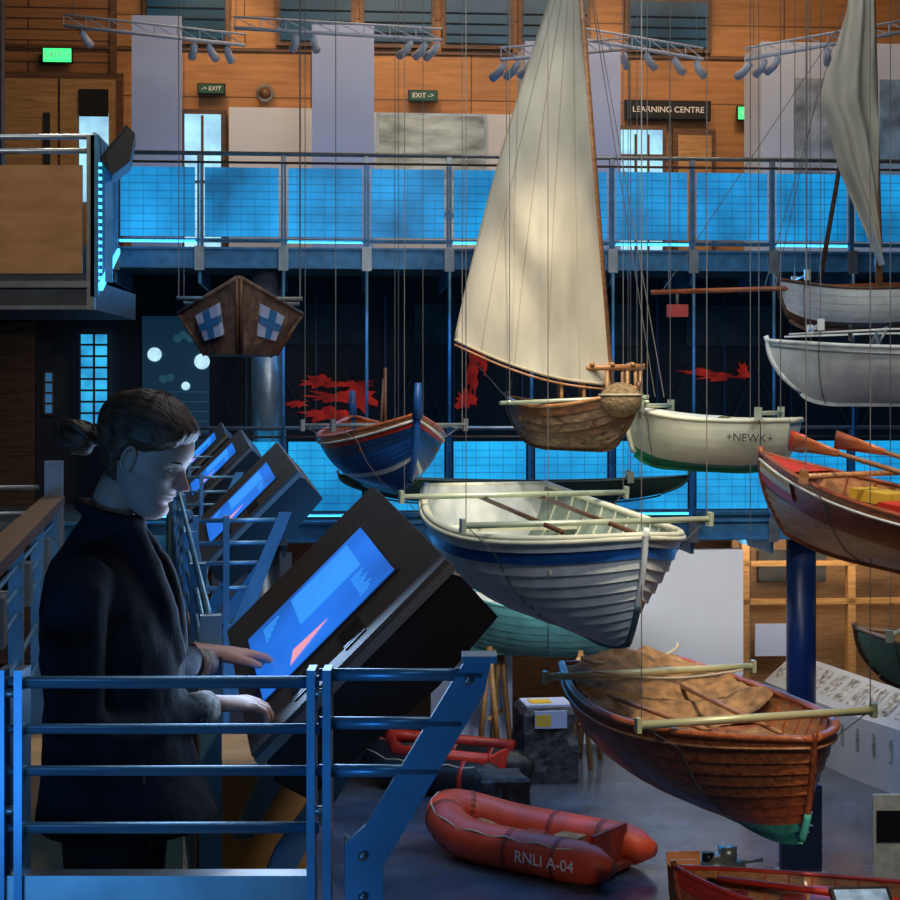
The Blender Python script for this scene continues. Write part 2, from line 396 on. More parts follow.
for i in range(2):
    a,c=P[i],P[i+1]; d=(c-a).normalized(); nrm=V((d.y,-d.x,0))
    if nrm.x>0: nrm=-nrm
    o=nrm*-.5
    b.add([a,c,c+V((0,0,.85)),a+V((0,0,.85)),a+o,c+o,c+o+V((0,0,1.25)),a+o+V((0,0,1.25))],[(0,1,2,3),(4,5,6,7),(3,2,6,7),(0,1,5,4),(0,3,7,4),(1,2,6,5)],deskw)
    for j in range(7):
        s=a+(c-a)*((j+.15)/7); e=a+(c-a)*((j+.85)/7)
        u1=V((0,0,.93+.01)); u2=V((0,0,1.19+.01))
        b.poly([s+o*.2+u1,e+o*.2+u1,e+o*.85+u2,s+o*.85+u2],pan)
        b.box((s+(e-s)*.5+V((-.03,-.02,.4))),(s+(e-s)*.5+V((-.005,.02,.7))),pan)
b.done()
rock=mat('rock_carved',(.045,.047,.05),.6,var=.6,vs=8,bump=1,bs=12)
def rockp(x,y,w,h,card):
    b=B('rock_plinth',Tr(x,y,0)@Rz(8))
    rows=[]
    for i in range(13):
        z=h*i/12; row=[]
        for j in range(32):
            a=2*math.pi*j/32; c,s_=math.cos(a),math.sin(a)
            k=w/2/max(abs(c),abs(s_))*(1+.2*noise.noise(V((c*3.5,s_*3.5,z*5+x))))*(1 if i<12 else .9)
            row.append((c*k,s_*k,z))
        rows.append(row)
    b.grid(rows,rock,False,None,True); b.poly(rows[-1],rock); b.poly(rows[0],rock)
    if card: b.box((-w*.42,-w*.35,h),(w*.45,w*.4,h+.03),whited); b.box((-w*.3,-w*.2,h+.03),(w*.1,w*.2,h+.04),yellp); b.box((-w*.3,-w*.58,h*.75),(w*.3,-w*.54,h*.98),whited); b.box((-w*.28,-w*.59,h*.78),(w*.0,-w*.57,h*.93),yellp)
    b.done()
rockp(.62,19.5,.58,.55,False); rockp(1.28,21.6,.72,1.0,True)

# ------------------------------------------------------------ hull generator
class Hull:
    def __init__(s,L,Bm,D,wt=.6,tm=.45,p=2.2,sb=.25,ss=.1,rake=.5,srake=.1,Vv=.35,dbl=False,krise=.12,srise=.1):
        s.__dict__.update(locals())
    def b(s,t):
        if t<s.tm:
            if s.dbl: k=1-((s.tm-t)/s.tm)**s.p
            else: k=s.wt+(1-s.wt)*math.sin(math.pi/2*t/s.tm)
        else: k=1-((t-s.tm)/(1-s.tm))**s.p
        return s.Bm/2*max(0,k)
    def zs(s,t): return s.D+(s.sb*((t-s.tm)/(1-s.tm))**2 if t>s.tm else s.ss*((s.tm-t)/s.tm)**2)
    def zk(s,t): return s.krise*max(0,(t-.75)/.25)**2+s.srise*max(0,(.35-t)/.35)**2
    def raw(s,t,q):
        a=q*math.pi/2; v=s.Vv+(1-s.Vv)*.85*max(0,(t-.5)/.5)**1.3
        if s.dbl: v=max(v,s.Vv+(1-s.Vv)*.85*max(0,(.5-t)/.5)**1.3)
        y=s.b(t)*((1-v)*math.sin(a)**.9+v*q**.9)
        zk=s.zk(t); z=zk+(s.zs(t)-zk)*((1-v)*(1-math.cos(a))+v*q)
        return y,z
    def P(s,t,q,off=0,sg=1):
        y,z=s.raw(t,q); y1,z1=s.raw(t,min(1,q+.02)); y0,z0=s.raw(t,max(0,q-.02))
        dy,dz=y1-y0,z1-z0; l=math.hypot(dy,dz) or 1
        y+=off*dz/l; z-=off*dy/l
        x=s.L*(t-.5)-s.rake*(1-q)**2*t**6
        if s.dbl: x+=s.rake*(1-q)**2*(1-t)**6
        else: x+=s.srake*(1-q)*(1-t)**6
        return V((x,sg*max(y,0 if off<0 else y),z))
def build_hull(b,h,n=9,clink=.014,smat=None,inner=None,gun=None,thw=(.25,.5,.72),ribs=10,N=26,stem=.03,stemup=.06,keelm=None,stemm=None,floorq=.32,th=.025,gr=.022,transm=None,deck=None,rub=None):
    ts=[i/N for i in range(N+1)]
    for sg in (1,-1):
        for j in range(n):
            q0,q1=j/n,(j+1)/n; rows=[]
            for t in ts:
                rows.append([h.P(t,q0,clink,sg),h.P(t,q0+(q1-q0)*.5,clink*.5,sg),h.P(t,q1,0,sg)]+([h.P(t,q1,clink,sg)] if clink and j<n-1 else []))
            b.grid(rows,smat(j) if callable(smat) else smat,not clink)
        rows=[[h.P(t,q/8,-th,sg) for q in range(9)] for t in ts]; b.grid(rows,inner,True)
        b.tube([h.P(t,1,-th*.4,sg)+V((0,0,.008)) for t in ts],gr,gun,6,rb=gr*1.3)
        if rub: b.tube([h.P(t,.93,clink+.008,sg) for t in ts],.013,rub,6)
        for i in range(ribs):
            t=.06+.88*i/max(1,ribs-1)
            b.tube([h.P(t,.08+q*.13,-th-.006,sg) for q in range(8)],.010,gun,4)
        if deck:
            t0=deck[0]; rows=[]
            for i in range(9):
                t=t0+(1-t0)*i/8; p=h.P(t,1,0,sg); rows.append([(p.x,p.y*k/4,p.z+.05*(1-(k/4)**2)*min(1,h.b(t)*3)) for k in range(5)])
            b.grid(rows,deck[1],True)
    b.tube([h.P(1,q/10,0) *1 for q in range(11)]+[h.P(1,1)+V((.02,0,stemup))],stem,stemm or keelm,6)
    b.tube([h.P(t,0,0)-V((0,0,.02)) for t in ts],stem*.9,keelm,4)
    if h.dbl: b.tube([h.P(0,q/10,0) for q in range(11)]+[h.P(0,1)+V((-.02,0,stemup))],stem,keelm,6)
    else:
        for dx in (0,.03):
            pr=[h.P(0,q/10,clink,1)+V((dx,0,0)) for q in range(11)]; pl=[h.P(0,q/10,clink,-1)+V((dx,0,0)) for q in range(10,-1,-1)]
            b.poly(pr+pl,transm or keelm)
        b.tube([h.P(0,1,0,1),h.P(0,1,0,-1)],gr,gun,6)
    for t in thw:
        p=h.P(t,.74,-th); b.box((p.x-.11,-p.y,p.z),(p.x+.11,p.y,p.z+.03),gun)
        for sg in (1,-1): b.prism([(p.x-.015,p.z-.12),(p.x+.015,p.z-.12),(p.x+.015,p.z+.0),(p.x-.015,p.z)],sg*p.y*.8-.01,sg*p.y*.8+.01,gun)
    if floorq:
        rows=[[(h.P(t,floorq,-th).x,h.P(t,floorq,-th).y*k,h.P(t,floorq,-th).z+.01) for k in (-1,-.5,0,.5,1)] for t in ts[2:-3]]
        b.grid(rows,gun,False)
def rig(b,h,xs,over=.12,up=.08,r=.028,m=None,cables=True,sling=True):
    m=m or barm
    for x in xs:
        t=x/h.L+.5; z=h.zs(t)+up; y=h.Bm/2+over
        b.tube([(x,-y,z),(x,y,z)],r,m,10)
        for sg in (1,-1):
            b.box((x-.035,sg*y-.02,z-.06),(x+.035,sg*y+.02,z+.06),m)
            if cables: hang(b.T@V((x,sg*(y-.03),z)))
            if sling:
                pts=[V((x,sg*(y-.03),z))]+[h.P(t,q,.03,sg) for q in (.9,.6,.3,0)]
                b.tube(pts,.006,cable,4)

# --- clinker dinghy, white & blue
T5=Tr(.94,14.7,3.14)@Rz(-90+19)@Ry(5.5)
b=B('clinker_rowing_boat',T5); h=Hull(3.7,2.1,.80,wt=.62,sb=.25,ss=.12,rake=.24,Vv=.2,p=2.4)
build_hull(b,h,n=11,clink=.026,smat=lambda j: whitew if j not in(9,) else blueb,inner=innerg,gun=creamw,thw=(.15,.4,.62,.8),ribs=16,keelm=mat('slate_keel',(.05,.09,.13),.5),stemm=whitew,transm=whitew,gr=.03)
b.tube([h.P(1,q/20,0)+V((.012,0,0)) for q in range(9)],.030,mat('slate_stem',(.05,.10,.14),.5),6)
for s in(1,-1): b.tube([h.P(t/20,.985,.03,s) for t in range(21)],.026,creamw,6)
rig(b,h,(-1.0,.75),over=.12,up=.12); b.tube([(-1.3,.3,.9),(1.4,.15,.98)],.022,oakd,8); b.tube([(-1.3,-.3,.9),(1.2,-.45,.98)],.022,oakd,8)
b.done()
# --- big varnished boat
T9=Tr(2.25,14.2,1.58)@Rz(-90+17)@Ry(1.5)
b=B('varnished_clinker_boat',T9); h=Hull(3.8,1.92,.78,wt=.66,sb=.16,ss=.08,rake=.18,Vv=.22,p=2.5)
build_hull(b,h,n=10,clink=.020,smat=lambda j: teal if j<2 else (varn2 if j<5 else varn),inner=varno,gun=varn,thw=(.45,.68),ribs=16,keelm=teal,stemm=varn2,transm=varn,rub=varno,gr=.032)
b.tube([h.P(1,q/20,0)+V((.012,0,0)) for q in range(7)],.032,teal,6)
cr=[]
for i in range(22):
    t=.04+i/21*.36; w=h.b(t)*.93; zt=h.zs(t)
    cr.append([(h.L*(t-.5),w*k/12,zt+.02+.16*(1-(k/12)**2)*max(.1,1-i/14)-.34*max(0,i/21)**1.5*(1-abs(k/12)**3)+.06*noise.noise(V((i*.45,k*.35,2)))+.025*noise.noise(V((i*1.1,k*.9,7)))) for k in range(-12,13)])
b.grid(cr,canvas)
cr=[]
for i in range(10):
    t=.5+i/9*.14; w=h.b(t)*.75; cr.append([(h.L*(t-.5),w*k/6,.52+.06*noise.noise(V((i*.6,k*.7,5)))+.05) for k in range(-6,7)])
b.grid(cr,canvas)
b.tube([(-1.85+.03*i,.6*math.cos(i*math.pi/14),1.02-.12*math.sin(i*math.pi/14)) for i in range(15)],.014,rope,6)
b.tube([(-.9+.02*i,-.7+.1*i,.98-.07*math.sin(i*math.pi/14)) for i in range(15)],.012,rope,6)
b.tube([(-1.2,.3,.75),(1.2,.1,.83)],.022,varno,8); b.tube([(-1.0,-.5,.72),(1.0,-.4,.82)],.022,varno,8)
b.ell((1.35,0,.8),(.09,.05,.05),galv)
rig(b,h,(-1.15,1.0),over=.12,up=.09,r=.035,m=mat('pale_bar',(.68,.66,.36),.35,.2)); b.done()
# --- white/green dinghy
b=B('sailing_dinghy',Tr(2.58,16,4.42)@Rz(158)@Ry(-2)); h=Hull(1.72,.95,.48,wt=.7,sb=.1,ss=.03,rake=.1,Vv=.1,p=2.6)
build_hull(b,h,n=8,clink=0,smat=lambda j: greenp if j<2 else creamw,inner=creamw,gun=creamw,thw=(.3,),ribs=0,keelm=greenp,stemm=creamw,transm=creamw,deck=(.42,creamw),gr=.025)
rig(b,h,(-.6,.55),over=.12,up=.08,r=.022)
o=b.done(); text('hull_lettering','+NEWK+',.11,blackt,Tr(-.5,.474,.33)@Rz(180)@Rx(82),o)
# --- luzzu
b=B('painted_fishing_boat',Tr(-.68,16.15,4.22)@Rz(-90+18)); h=Hull(2.4,1.24,.5,dbl=True,sb=.24,ss=.2,rake=.22,Vv=.3,p=2.0)
navyb=mat('navy_boat_paint',(.010,.05,.16),.35,var=.3,vs=5)
build_hull(b,h,n=14,clink=.004,smat=lambda j:{5:whitew,12:redp,13:varno}.get(j,blueb if j<10 else navyb),inner=varn2,gun=varn,thw=(.3,.5,.7),ribs=10,keelm=navyb,stemm=blueb,stem=.035,stemup=.22,rub=whitew)
b.tube([h.P(1,.95)+V((.02,0,0)),h.P(1,1)+V((.03,0,.30))],[.055,.03],blueb,6); b.tube([h.P(0,.95),h.P(0,1)+V((-.03,0,.28))],[.05,.03],blueb,6)
for i in range(4): b.tube([(-.9,-.3+.15*i,.52),(.7,-.25+.15*i,.56)],.015,varno,6)
b.tube([(.1,0,.3),(.1,0,1.2)],.018,oakd,6); b.tube([(-.5,.1,.3),(-.5,.15,1.1)],.014,oakd,6)
rig(b,h,(-.7,.62),over=.05,up=.06,r=.02,m=galv); b.done()
# --- outrigger canoe (dark)
b=B('dugout_canoe',Tr(.7,17.9,3.96)@Rz(177)); h=Hull(3.9,.42,.22,dbl=True,sb=.07,ss=.07,rake=.3,Vv=.2,p=2.2)
dkc=mat('tarred_wood',(.02,.055,.045),.5,var=.3)
build_hull(b,h,n=5,clink=0,smat=dkc,inner=oakd,gun=dkc,thw=(.3,.7),ribs=0,keelm=dkc,stem=.015,gr=.015); rig(b,h,(-1.3,1.3),over=.05,up=.04,r=.015,sling=False); b.done()
# --- flat-sided home-made boat with crosses
b=B('homemade_punt',Tr(-2.12,16.2,5.55)@Rz(-90+6))
brn=wood('weathered_ply',(.07,.042,.03),(.20,.12,.08),(3,3,3),4,.7)
lo=[V((-.5,-.3,0)),V((.0,-.36,0)),V((.38,-.02,.0)),V((.38,.02,.0)),V((.0,.36,0)),V((-.5,.3,0))]
hi=[V((-.75,-.45,.46)),V((.05,-.62,.42)),V((.62,-.02,.74)),V((.62,.02,.74)),V((.05,.62,.42)),V((-.75,.45,.46))]
for i in range(6):
    j=(i+1)%6; b.add([lo[i],lo[j],hi[j],hi[i]],[(0,1,2,3)],brn)
    c=V((0,0,.3)); b.add([lo[i].lerp(c,.05),lo[j].lerp(c,.05),hi[j].lerp(c,.05),hi[i].lerp(c,.05)],[(0,1,2,3)],oakd)
    b.tube([hi[i],hi[j]],.022,brn,6); b.tube([lo[i],hi[i]],.02,oakd,6)
b.poly(lo,brn)
cb=mat('cross_blue',(.03,.18,.45),.6)
for s in (1,-1):
    A,Bq,C,D_=(lo[1],lo[2],hi[2],hi[1]) if s<0 else (lo[4],lo[3],hi[3],hi[4])
    nn=(Bq-A).cross(D_-A).normalized(); nn=nn if nn.y*s>0 else -nn
    def q(u,v,o=.03): return (A.lerp(Bq,u)).lerp(D_.lerp(C,u),v)+nn*o
    def quad(u0,u1,v0,v1,o,m):
        pts=[q(u,v,o) for u,v in((u0,v0),(u1,v0),(u1,v1),(u0,v1))]; pts+=[p-nn*.05 for p in pts]
        b.add(pts,[(0,1,2,3),(4,5,6,7),(0,1,5,4),(1,2,6,5),(2,3,7,6),(3,0,4,7)],m)
    quad(.28,.68,.32,.8,.045,whited); quad(.42,.54,.32,.8,.052,cb); quad(.28,.68,.51,.63,.052,cb)
b.tube([(.3,-.62,.56),(.3,.62,.56)],.02,galv,8); b.tube([(-.55,-.6,.56),(-.55,.6,.56)],.02,galv,8)
for x in(.3,-.55):
    for y in(-.6,.6): hang(b.T@V((x,y,.56)))
b.done()
# --- varnished skiff (right)
b=B('varnished_racing_skiff',Tr(4.20,13.0,3.60)@Rz(127)@Ry(-6)); h=Hull(4.6,1.45,.55,wt=.5,sb=.22,ss=.1,rake=.35,Vv=.3,p=2.0)
palev=wood('pale_varnish',(.45,.31,.19),(.62,.50,.36),rough=.4,coat=.1)
build_hull(b,h,n=10,clink=.014,smat=lambda j: palev if j<6 else (varn2 if j<9 else varn),inner=varno,gun=varn2,thw=(.2,.42,.62,.8),ribs=18,keelm=varn2,transm=varn,rub=whitew)
for m_,q0,q1 in [(redp,.66,.78),(whitew,.78,.86),(yellp,.86,.94)]:
    for sg in (1,-1): b.grid([[h.P(.86+.135*i/8,q0,.030,sg),h.P(.86+.135*i/8,q1,.030,sg)] for i in range(9)],m_)
rows=[]
for i in range(7):
    t=.87+.12*i/6; w_=h.b(t)*.95; rows.append([(h.L*(t-.5),w_*k,h.zs(t)+.012) for k in (-1,-.3,.3,1)])
b.grid(rows,redp)
b.box((.9,-.35,.50),(1.3,-.05,.60),yellp); b.box((.5,-.35,.44),(.8,.2,.56),redp); b.box((-.5,-.35,.42),(.0,-.05,.50),yellp); b.box((-.2,.05,.42),(.25,.35,.52),redp)
for (y0,y1) in [(.25,.5),(-.3,-.1)]:
    b.tube([(-1.6,y0,.62),(1.0,y1,.95)],.022,varno,8); b.tube([(1.0,y1,.95),(1.5,y1+.05,1.0)],[.03,.09],varn,8,rb=[.02,.012])
b.tube([(1.35,.53,.985),(1.5,.55,1.0)],[.085,.095],redp,8,rb=[.014,.014])
rig(b,h,(-1.1,1.1),over=.08,up=.14,r=.025,m=varno); b.done()
# --- white motor launch
b=B('motor_launch',Tr(4.80,17,5.07)@Rz(172)); h=Hull(2.8,1.25,.56,wt=.8,sb=.1,ss=.05,rake=.35,Vv=.35,p=2.4)
build_hull(b,h,n=8,clink=0,smat=lambda j: whitew,inner=mat('launch_inner',(.3,.35,.4),.5),gun=whitew,thw=(.3,),ribs=0,keelm=whitew,transm=whitew,deck=(.62,whitew),rub=galv,gr=.025)
b.tube([(.3,-.45,.6),(.2,-.4,.78),(.2,.4,.78),(.3,.45,.6)],.015,galv,6)
b.add([(.32,-.45,.6),(.32,.45,.6),(.2,.4,.78),(.2,-.4,.78)],[(0,1,2,3)],mat('windscreen',(.3,.4,.45),.1,trans=.6))
b.tube([(.55,.15+.12*math.cos(i*math.pi/8),.74+.08*math.sin(i*math.pi/8)) for i in range(16)],.012,bm,6,closed=True)
for a in (0,2.1,4.2): b.tube([(.55,.15,.74),(.55,.15+.12*math.cos(a),.74+.08*math.sin(a))],.007,bm,4)
b.tube([(.55,.15,.74),(.5,.15,.6)],.012,bm,6)
b.tube([(1.2,-.35,.72),(.2,-.55,.76),(-1.1,-.55,.76)],.012,whitew,6); b.tube([(1.2,.35,.72),(.2,.55,.76),(-1.1,.55,.76)],.012,whitew,6)
rig(b,h,(-1.0,.9),over=.05,up=.2,r=.02,m=whitew); b.done()
# --- small sail boat upper right
b=B('lugsail_boat',Tr(4.62,18.3,5.92)@Rz(176)); h=Hull(1.7,.9,.42,wt=.6,sb=.14,ss=.05,rake=.12,Vv=.2)
build_hull(b,h,n=7,clink=.006,smat=lambda j: whitew if j>1 else oakd,inner=varno,gun=oakd,thw=(.3,.6),ribs=8,keelm=oakd,transm=whitew)
Ti=b.T.inverted()
w=lambda x,z,y=18.3: Ti@V((x,y,z))
b.tube([w(4.92,6.0),w(4.8,11.2)],[.045,.03],varno,8); b.tube([w(4.2,6.4,18.2),w(4.8,9.9,18.2)],[.03,.02],oakd,8)
Lx=[(6.62,4.86),(6.9,4.74),(7.3,4.58),(7.7,4.42),(8.2,4.30),(8.5,4.18),(8.75,4.24),(9.1,4.36),(9.5,4.48),(10.0,4.58),(10.8,4.7)]
def mixr(z):
    for a,c in zip(Lx,Lx[1:]):
        if a[0]<=z<=c[0]: return a[1]+(c[1]-a[1])*(z-a[0])/(c[0]-a[0])
    return Lx[-1][1]
rows=[]
for i in range(34):
    z=6.62+i*.125; x0=mixr(min(z,10.79)); x1=4.87-(z-6.6)*.02
    rows.append([w(x0+(x1-x0)*k/16,z,18.12-.16*math.sin(math.pi*k/16)-.06*math.sin(k*.9+z*2.2)-.05*noise.noise(V((k*.4,z*2,3)))) for k in range(17)])
b.grid(rows,sailm)
for (xa,za,xb,zb) in [(4.9,11,3.6,6.4),(4.9,11,5.6,6.3),(4.2,8.6,3.7,6.3),(4.8,9.9,2.4,6.3)]: b.tube([w(xa,za),w(xb,zb)],.006,cable,4)
b.tube([w(2.3,6.33),w(5.6,6.43)],.03,varn,8); b.box(w(2.6,6.05)-V((.12,.06,.0)),w(2.6,6.05)+V((.12,.06,.14)),redp)
b.tube([w(2.6,6.15),w(2.6,6.33)],.02,cable,6); b.tube([w(2.5,6.3),w(2.52,9.6)],.006,cable,4)
rig(b,h,(-.7,.6),over=.05,up=.08,r=.018,m=galv); b.done()
# --- raft boat with big sail
b=B('sailing_raft',Tr(1.2,16,4.63))
hb=wood('bleached_bark',(.045,.020,.010),(.30,.18,.10),(4,4,7),3,.6)
hh=Hull(1.55,.8,.40,dbl=True,sb=.2,ss=.08,rake=.2,Vv=.12,p=2.2)
sub=B('x'); build_hull(sub,hh,n=7,clink=.014,smat=lambda j: hb if j%3 else oakd,inner=oakd,gun=varno,thw=(.3,.6),ribs=6,keelm=oakd)
R=Rz(-38)@Ry(1)
for m_ in sub.mats:
    if m_ not in b.mats: b.mats.append(m_)
o0=len(b.v); b.v+=[R@v for v in sub.v]
for f,mi_,sm_ in zip(sub.f,sub.mi,sub.sm): b.f.append([i+o0 for i in f]); b.mi.append(b.mats.index(sub.mats[mi_])); b.sm.append(sm_)
b.tube([(.44,0,.1),(.0,0,5.9)],[.045,.03],varno,10)
def sp(i,k,nr=40,nc=24):
    a=i/nr; c=k/nc
    lx,lz=.40-.37*a,.62+4.5*a
    ex=-1.15+(1.15+.02)*a**1.06-.05*math.sin(math.pi*a); ez=1.07+4.05*a
    x=ex+(lx-ex)*c; z=ez+(lz-ez)*c-(.10*math.sin(math.pi*c)*(1-a)**3)
    wr=.05*noise.noise(V((x*3.2+z*1.2,z*.7,0)))+.028*math.sin((x*4+z*1.8)*2.2)*(1-a)+.02*noise.noise(V((x*8,z*3,4)))
    return V((x,-.04-.30*math.sin(math.pi*c)**.8*(1-a)**.7+wr*math.sin(math.pi*c)**.4 if 0<c<1 else -.04,z))
b.grid([[sp(i,k) for k in range(25)] for i in range(41)],sailm)
for c in (4,9,14,19): b.tube([sp(i,c)+V((0,-.004,0)) for i in range(41)],.005,seam,4)
b.tube([sp(i,0) for i in range(41)],.012,seam,6); b.tube([sp(0,k) for k in range(25)],.016,rope,6); b.tube([sp(0,k)-V((0,0,.05)) for k in range(25)],.012,varno,6)
for (p,q_) in [((.02,0,5.7),(.85,0,.5)),((.02,0,5.7),(-.6,.2,.45)),((-1.15,0,1.07),(-.55,0,.4)),((.02,0,5.7),(.9,-.3,.5))]: b.tube([p,q_],.006,cable,4)
for x in (-.1,.12,.35,.55,.68):
    for y in(-.22,.22): b.tube([(x,y,.28),(x,y,.76)],.02,oak,6)
b.tube([(-.1,-.22,.78),(.72,-.22,.8)],.03,varno,8); b.tube([(-.1,.22,.78),(.72,.22,.8)],.03,varno,8)
b.tube([(-.7,-.3,.44),(.75,-.3,.50)],.022,barm,8); b.tube([(-.7,.3,.44),(.75,.3,.50)],.022,barm,8)
for x in (0,.2,.4,.6): b.tube([(x,-.26,.82),(x,.26,.82)],.025,oak,8)
bk=mat('basket_weave',(.24,.16,.08),.9,bump=1,bs=40,var=.4,vs=25)
b.ell((.46,-.46,.47),(.21,.18,.17),bk,fn=lambda d:1+.035*math.sin(d.z*25)*math.sin(math.atan2(d.y,d.x)*14))
b.tube([(.46+.21*math.cos(i*.42),-.46+.18*math.sin(i*.42),.52) for i in range(15)],.012,rope,6,closed=True)
for x in(-.62,.72):
    b.tube([(x,-.45,.45),(x,.45,.45)],.02,barm,8)
    for y in(-.43,.43): hang((1.2+x,16+y,4.63+.45))
b.done()
# --- turquoise boat on trestles
b=B('turquoise_rowing_boat',Tr(1.22,22.6,1.52)@Rz(164)); h=Hull(2.7,1.3,.70,wt=.55,sb=.2,ss=.05,rake=.3,Vv=.3)
tq=mat('turquoise_paint',(.12,.36,.37),.5,var=.25)
build_hull(b,h,n=8,clink=.012,smat=tq,inner=whitew,gun=tq,thw=(.3,.6),ribs=6,keelm=tq)
for x in(-.7,.6):
    for y in(-.35,.35): b.tube([(x-.15,y,-1.52),(x,y*.9,.12)],.04,oak,6); b.tube([(x+.15,y,-1.52),(x,y*.9,.12)],.04,oak,6)
    b.tube([(x,-.5,.0),(x,.5,.0)],.05,oak,6); b.tube([(x,-.35,-.9),(x,.35,-.9)],.03,oak,6)
b.done()
# --- boats low right
b=B('rowing_boat_on_cradle',Tr(3.3,14.2,.15)@Rz(165)); h=Hull(2.6,1.2,.55,wt=.6,sb=.15,ss=.05,rake=.25,Vv=.25)
build_hull(b,h,n=8,clink=.012,smat=lambda j: redp if j>5 else varn,inner=varno,gun=redp,thw=(.2,.4,.6,.8),ribs=12,keelm=varn2)
b.tube([(-1,.2,.6),(.9,.1,.66)],.03,redp,8); b.box((-.4,-.3,.4),(.1,.2,.55),redp)
for x in(-.7,.7): b.prism([(x-.05,-.15),(x+.05,-.15),(x+.05,.06),(x-.05,.06)],-.5,.5,oakd)
b.done()
b=B('green_skiff',Tr(5.35,16,2.15)@Rz(150)); h=Hull(2.6,1.0,.45,wt=.6,sb=.12,ss=.05,rake=.25,Vv=.25)
sage=mat('sage_paint',(.24,.34,.16),.5,var=.1)
build_hull(b,h,n=8,clink=.012,smat=sage,inner=oak,gun=oak,thw=(.3,.6),ribs=8,keelm=oakd)
rig(b,h,(-.8,.8),over=.08,up=.1,r=.025); b.done()

# --- inflatables
def inflatable(name,T,L,W,r,m,m2,stripe=None):
    b=B(name,T); pts=[];R=[]
    hw=W/2-r
    for i in range(9): pts.append(V((-L/2+(L*.62)*i/8,-hw,r))); R.append(r*(.35 if i==0 else .85 if i==1 else 1))
    for i in range(1,12):
        a=-math.pi/2+math.pi*i/12; pts.append(V((-L/2+L*.62+math.cos(a)*(L*.38-r),math.sin(a)*hw,r+.16*math.cos(a)**2))); R.append(r)
    for i in range(8,-1,-1): pts.append(V((-L/2+(L*.62)*i/8,hw,r))); R.append(r*(.35 if i==0 else .85 if i==1 else 1))
    b.tube(pts,R,m,20)
    b.box((-L/2+.2,-hw,.06),(L*.3,hw,.12),m2); b.box((-L/2+.28,-hw+.1,.1),(-L/2+.33,hw-.1,.5),m2)
    for i in (3,6,12,16,22,25):
        d=(pts[i+1]-pts[i-1]).normalized()*.03; b.tube([pts[i]-d,pts[i]+d],r*1.012,stripe or m2,20)
    lp=[]
    for i in range(2,len(pts)-2):
        t=(pts[i+1]-pts[i-1]).normalized(); o=t.cross(V((0,0,1))).normalized()
        lp.append(pts[i]+o*r*.72+V((0,0,r*.76-.03*(i%2))))
    b.tube(lp,.010,rope,6)
    b.box((-.1,-hw*.9,r*1.1),(.12,hw*.9,r*1.25),m2)
    b.tube([(.3,-.1,.2),(.5,.1,.34),(.7,-.05,.3)],.05,canvas,8); b.box((-.6,-.25,.12),(-.3,.2,.32),canvas)
    return b
b=inflatable('inflatable_lifeboat',Tr(.88,17.75,0)@Rz(144),2.65,1.35,.23,inflr,mat('dark_red_rubber',(.30,.04,.018),.5))
o=b.done(); text('hull_lettering','RNLI A-04',.17,whitet,Tr(-.62,.445+.236,.235)@Rz(180)@Rx(88),o)
b=inflatable('black_inflatable_boat',Tr(-.15,21.2,0)@Rz(155),2.3,1.4,.25,inflk,redp); b.tube([(-.9,-.45,.5),(.4,-.45,.5),(.75,0,.6),(.4,.45,.5),(-.9,.45,.5)],.09,redp,8); b.done()

# --- outboard engine on stand
b=B('outboard_engine',Tr(2.62,15.6,0)@Rz(20))
eg=mat('engine_grey',(.30,.34,.34),.35,.5,var=.3,vs=12)
b.tube([(0,0,0),(0,0,.35)],.04,bm,10); b.box((-.22,-.18,0),(.22,.18,.04),bm)
b.ell((0,0,.55),(.2,.14,.14),eg); b.tube([(-.2,0,.5),(.26,0,.52)],.08,eg,14); b.tube([(.1,0,.62),(.1,0,.74)],.09,galv,16); b.tube([(-.12,0,.62),(-.12,0,.70)],.06,bm,14)
b.tube([(-.1,-.12,.5),(-.25,-.15,.42),(-.3,-.1,.25)],.025,galv,8); b.tube([(.2,-.1,.6),(.4,-.15,.62)],.018,galv,8); b.tube([(-.05,-.15,.6),(.1,-.17,.5),(.2,-.1,.45)],.02,galv,8)
b.done()
# --- signs / monitor
b=B('orange_information_sign',Tr(2.2,14.9,0)@Rz(6))
om=mat('orange_sign',(.95,.33,.11),.5)
b.box((-.02,.03,0),(.02,.06,.5),galv); b.box((-.15,-.12,0),(.15,.12,.02),galv)
TS=Tr(0,0,.44)@Rx(-18)
b.box((-.16,-.02,0),(.16,.0,.44),om,TS)
for i in range(7): b.box((-.12,-.024,.36-i*.045),(.12-.03*(i%3),-.02,.368-i*.045),whitet,TS)
b.done()
b=B('information_panel',Tr(4.22,15.2,0)); b.box((-.2,0,.5),(.3,.04,1.35),mat('panel_cream',(.6,.6,.5),.5,var=.2,vs=10)); b.box((-.17,-.01,.9),(.25,.0,1.2),bm); b.box((.03,.0,0),(.07,.04,.5),galv); b.box((-.15,-.1,0),(.25,.14,.02),galv); b.done()
b=B('information_totem',Tr(3.78,17.2,0)); b.box((-.22,0,0),(.22,.12,.95),mat('totem_navy',(.01,.02,.05),.4)); 
for i in range(6): b.box((-.15,-.008,.8-i*.07),(.12-.04*(i%2),.0,.815-i*.07),whited)
b.box((-.26,-.05,0),(.26,.17,.03),galv); b.done()
b=B('touchscreen_pedestal',Tr(3.25,12.6,0)@Rz(4)); b.box((-.05,-.05,0),(.05,.05,1.03),galv); b.box((-.2,-.15,0),(.2,.15,.03),galv)
b.box((-.24,-.15,0),(.24,.15,.04),bm,Tr(0,0,1.12)@Rx(35)); b.box((-.21,-.12,.04),(.21,.12,.045),glow('pedestal_screen',(.3,.4,.5),.8,.5,8),Tr(0,0,1.12)@Rx(35)); b.done()

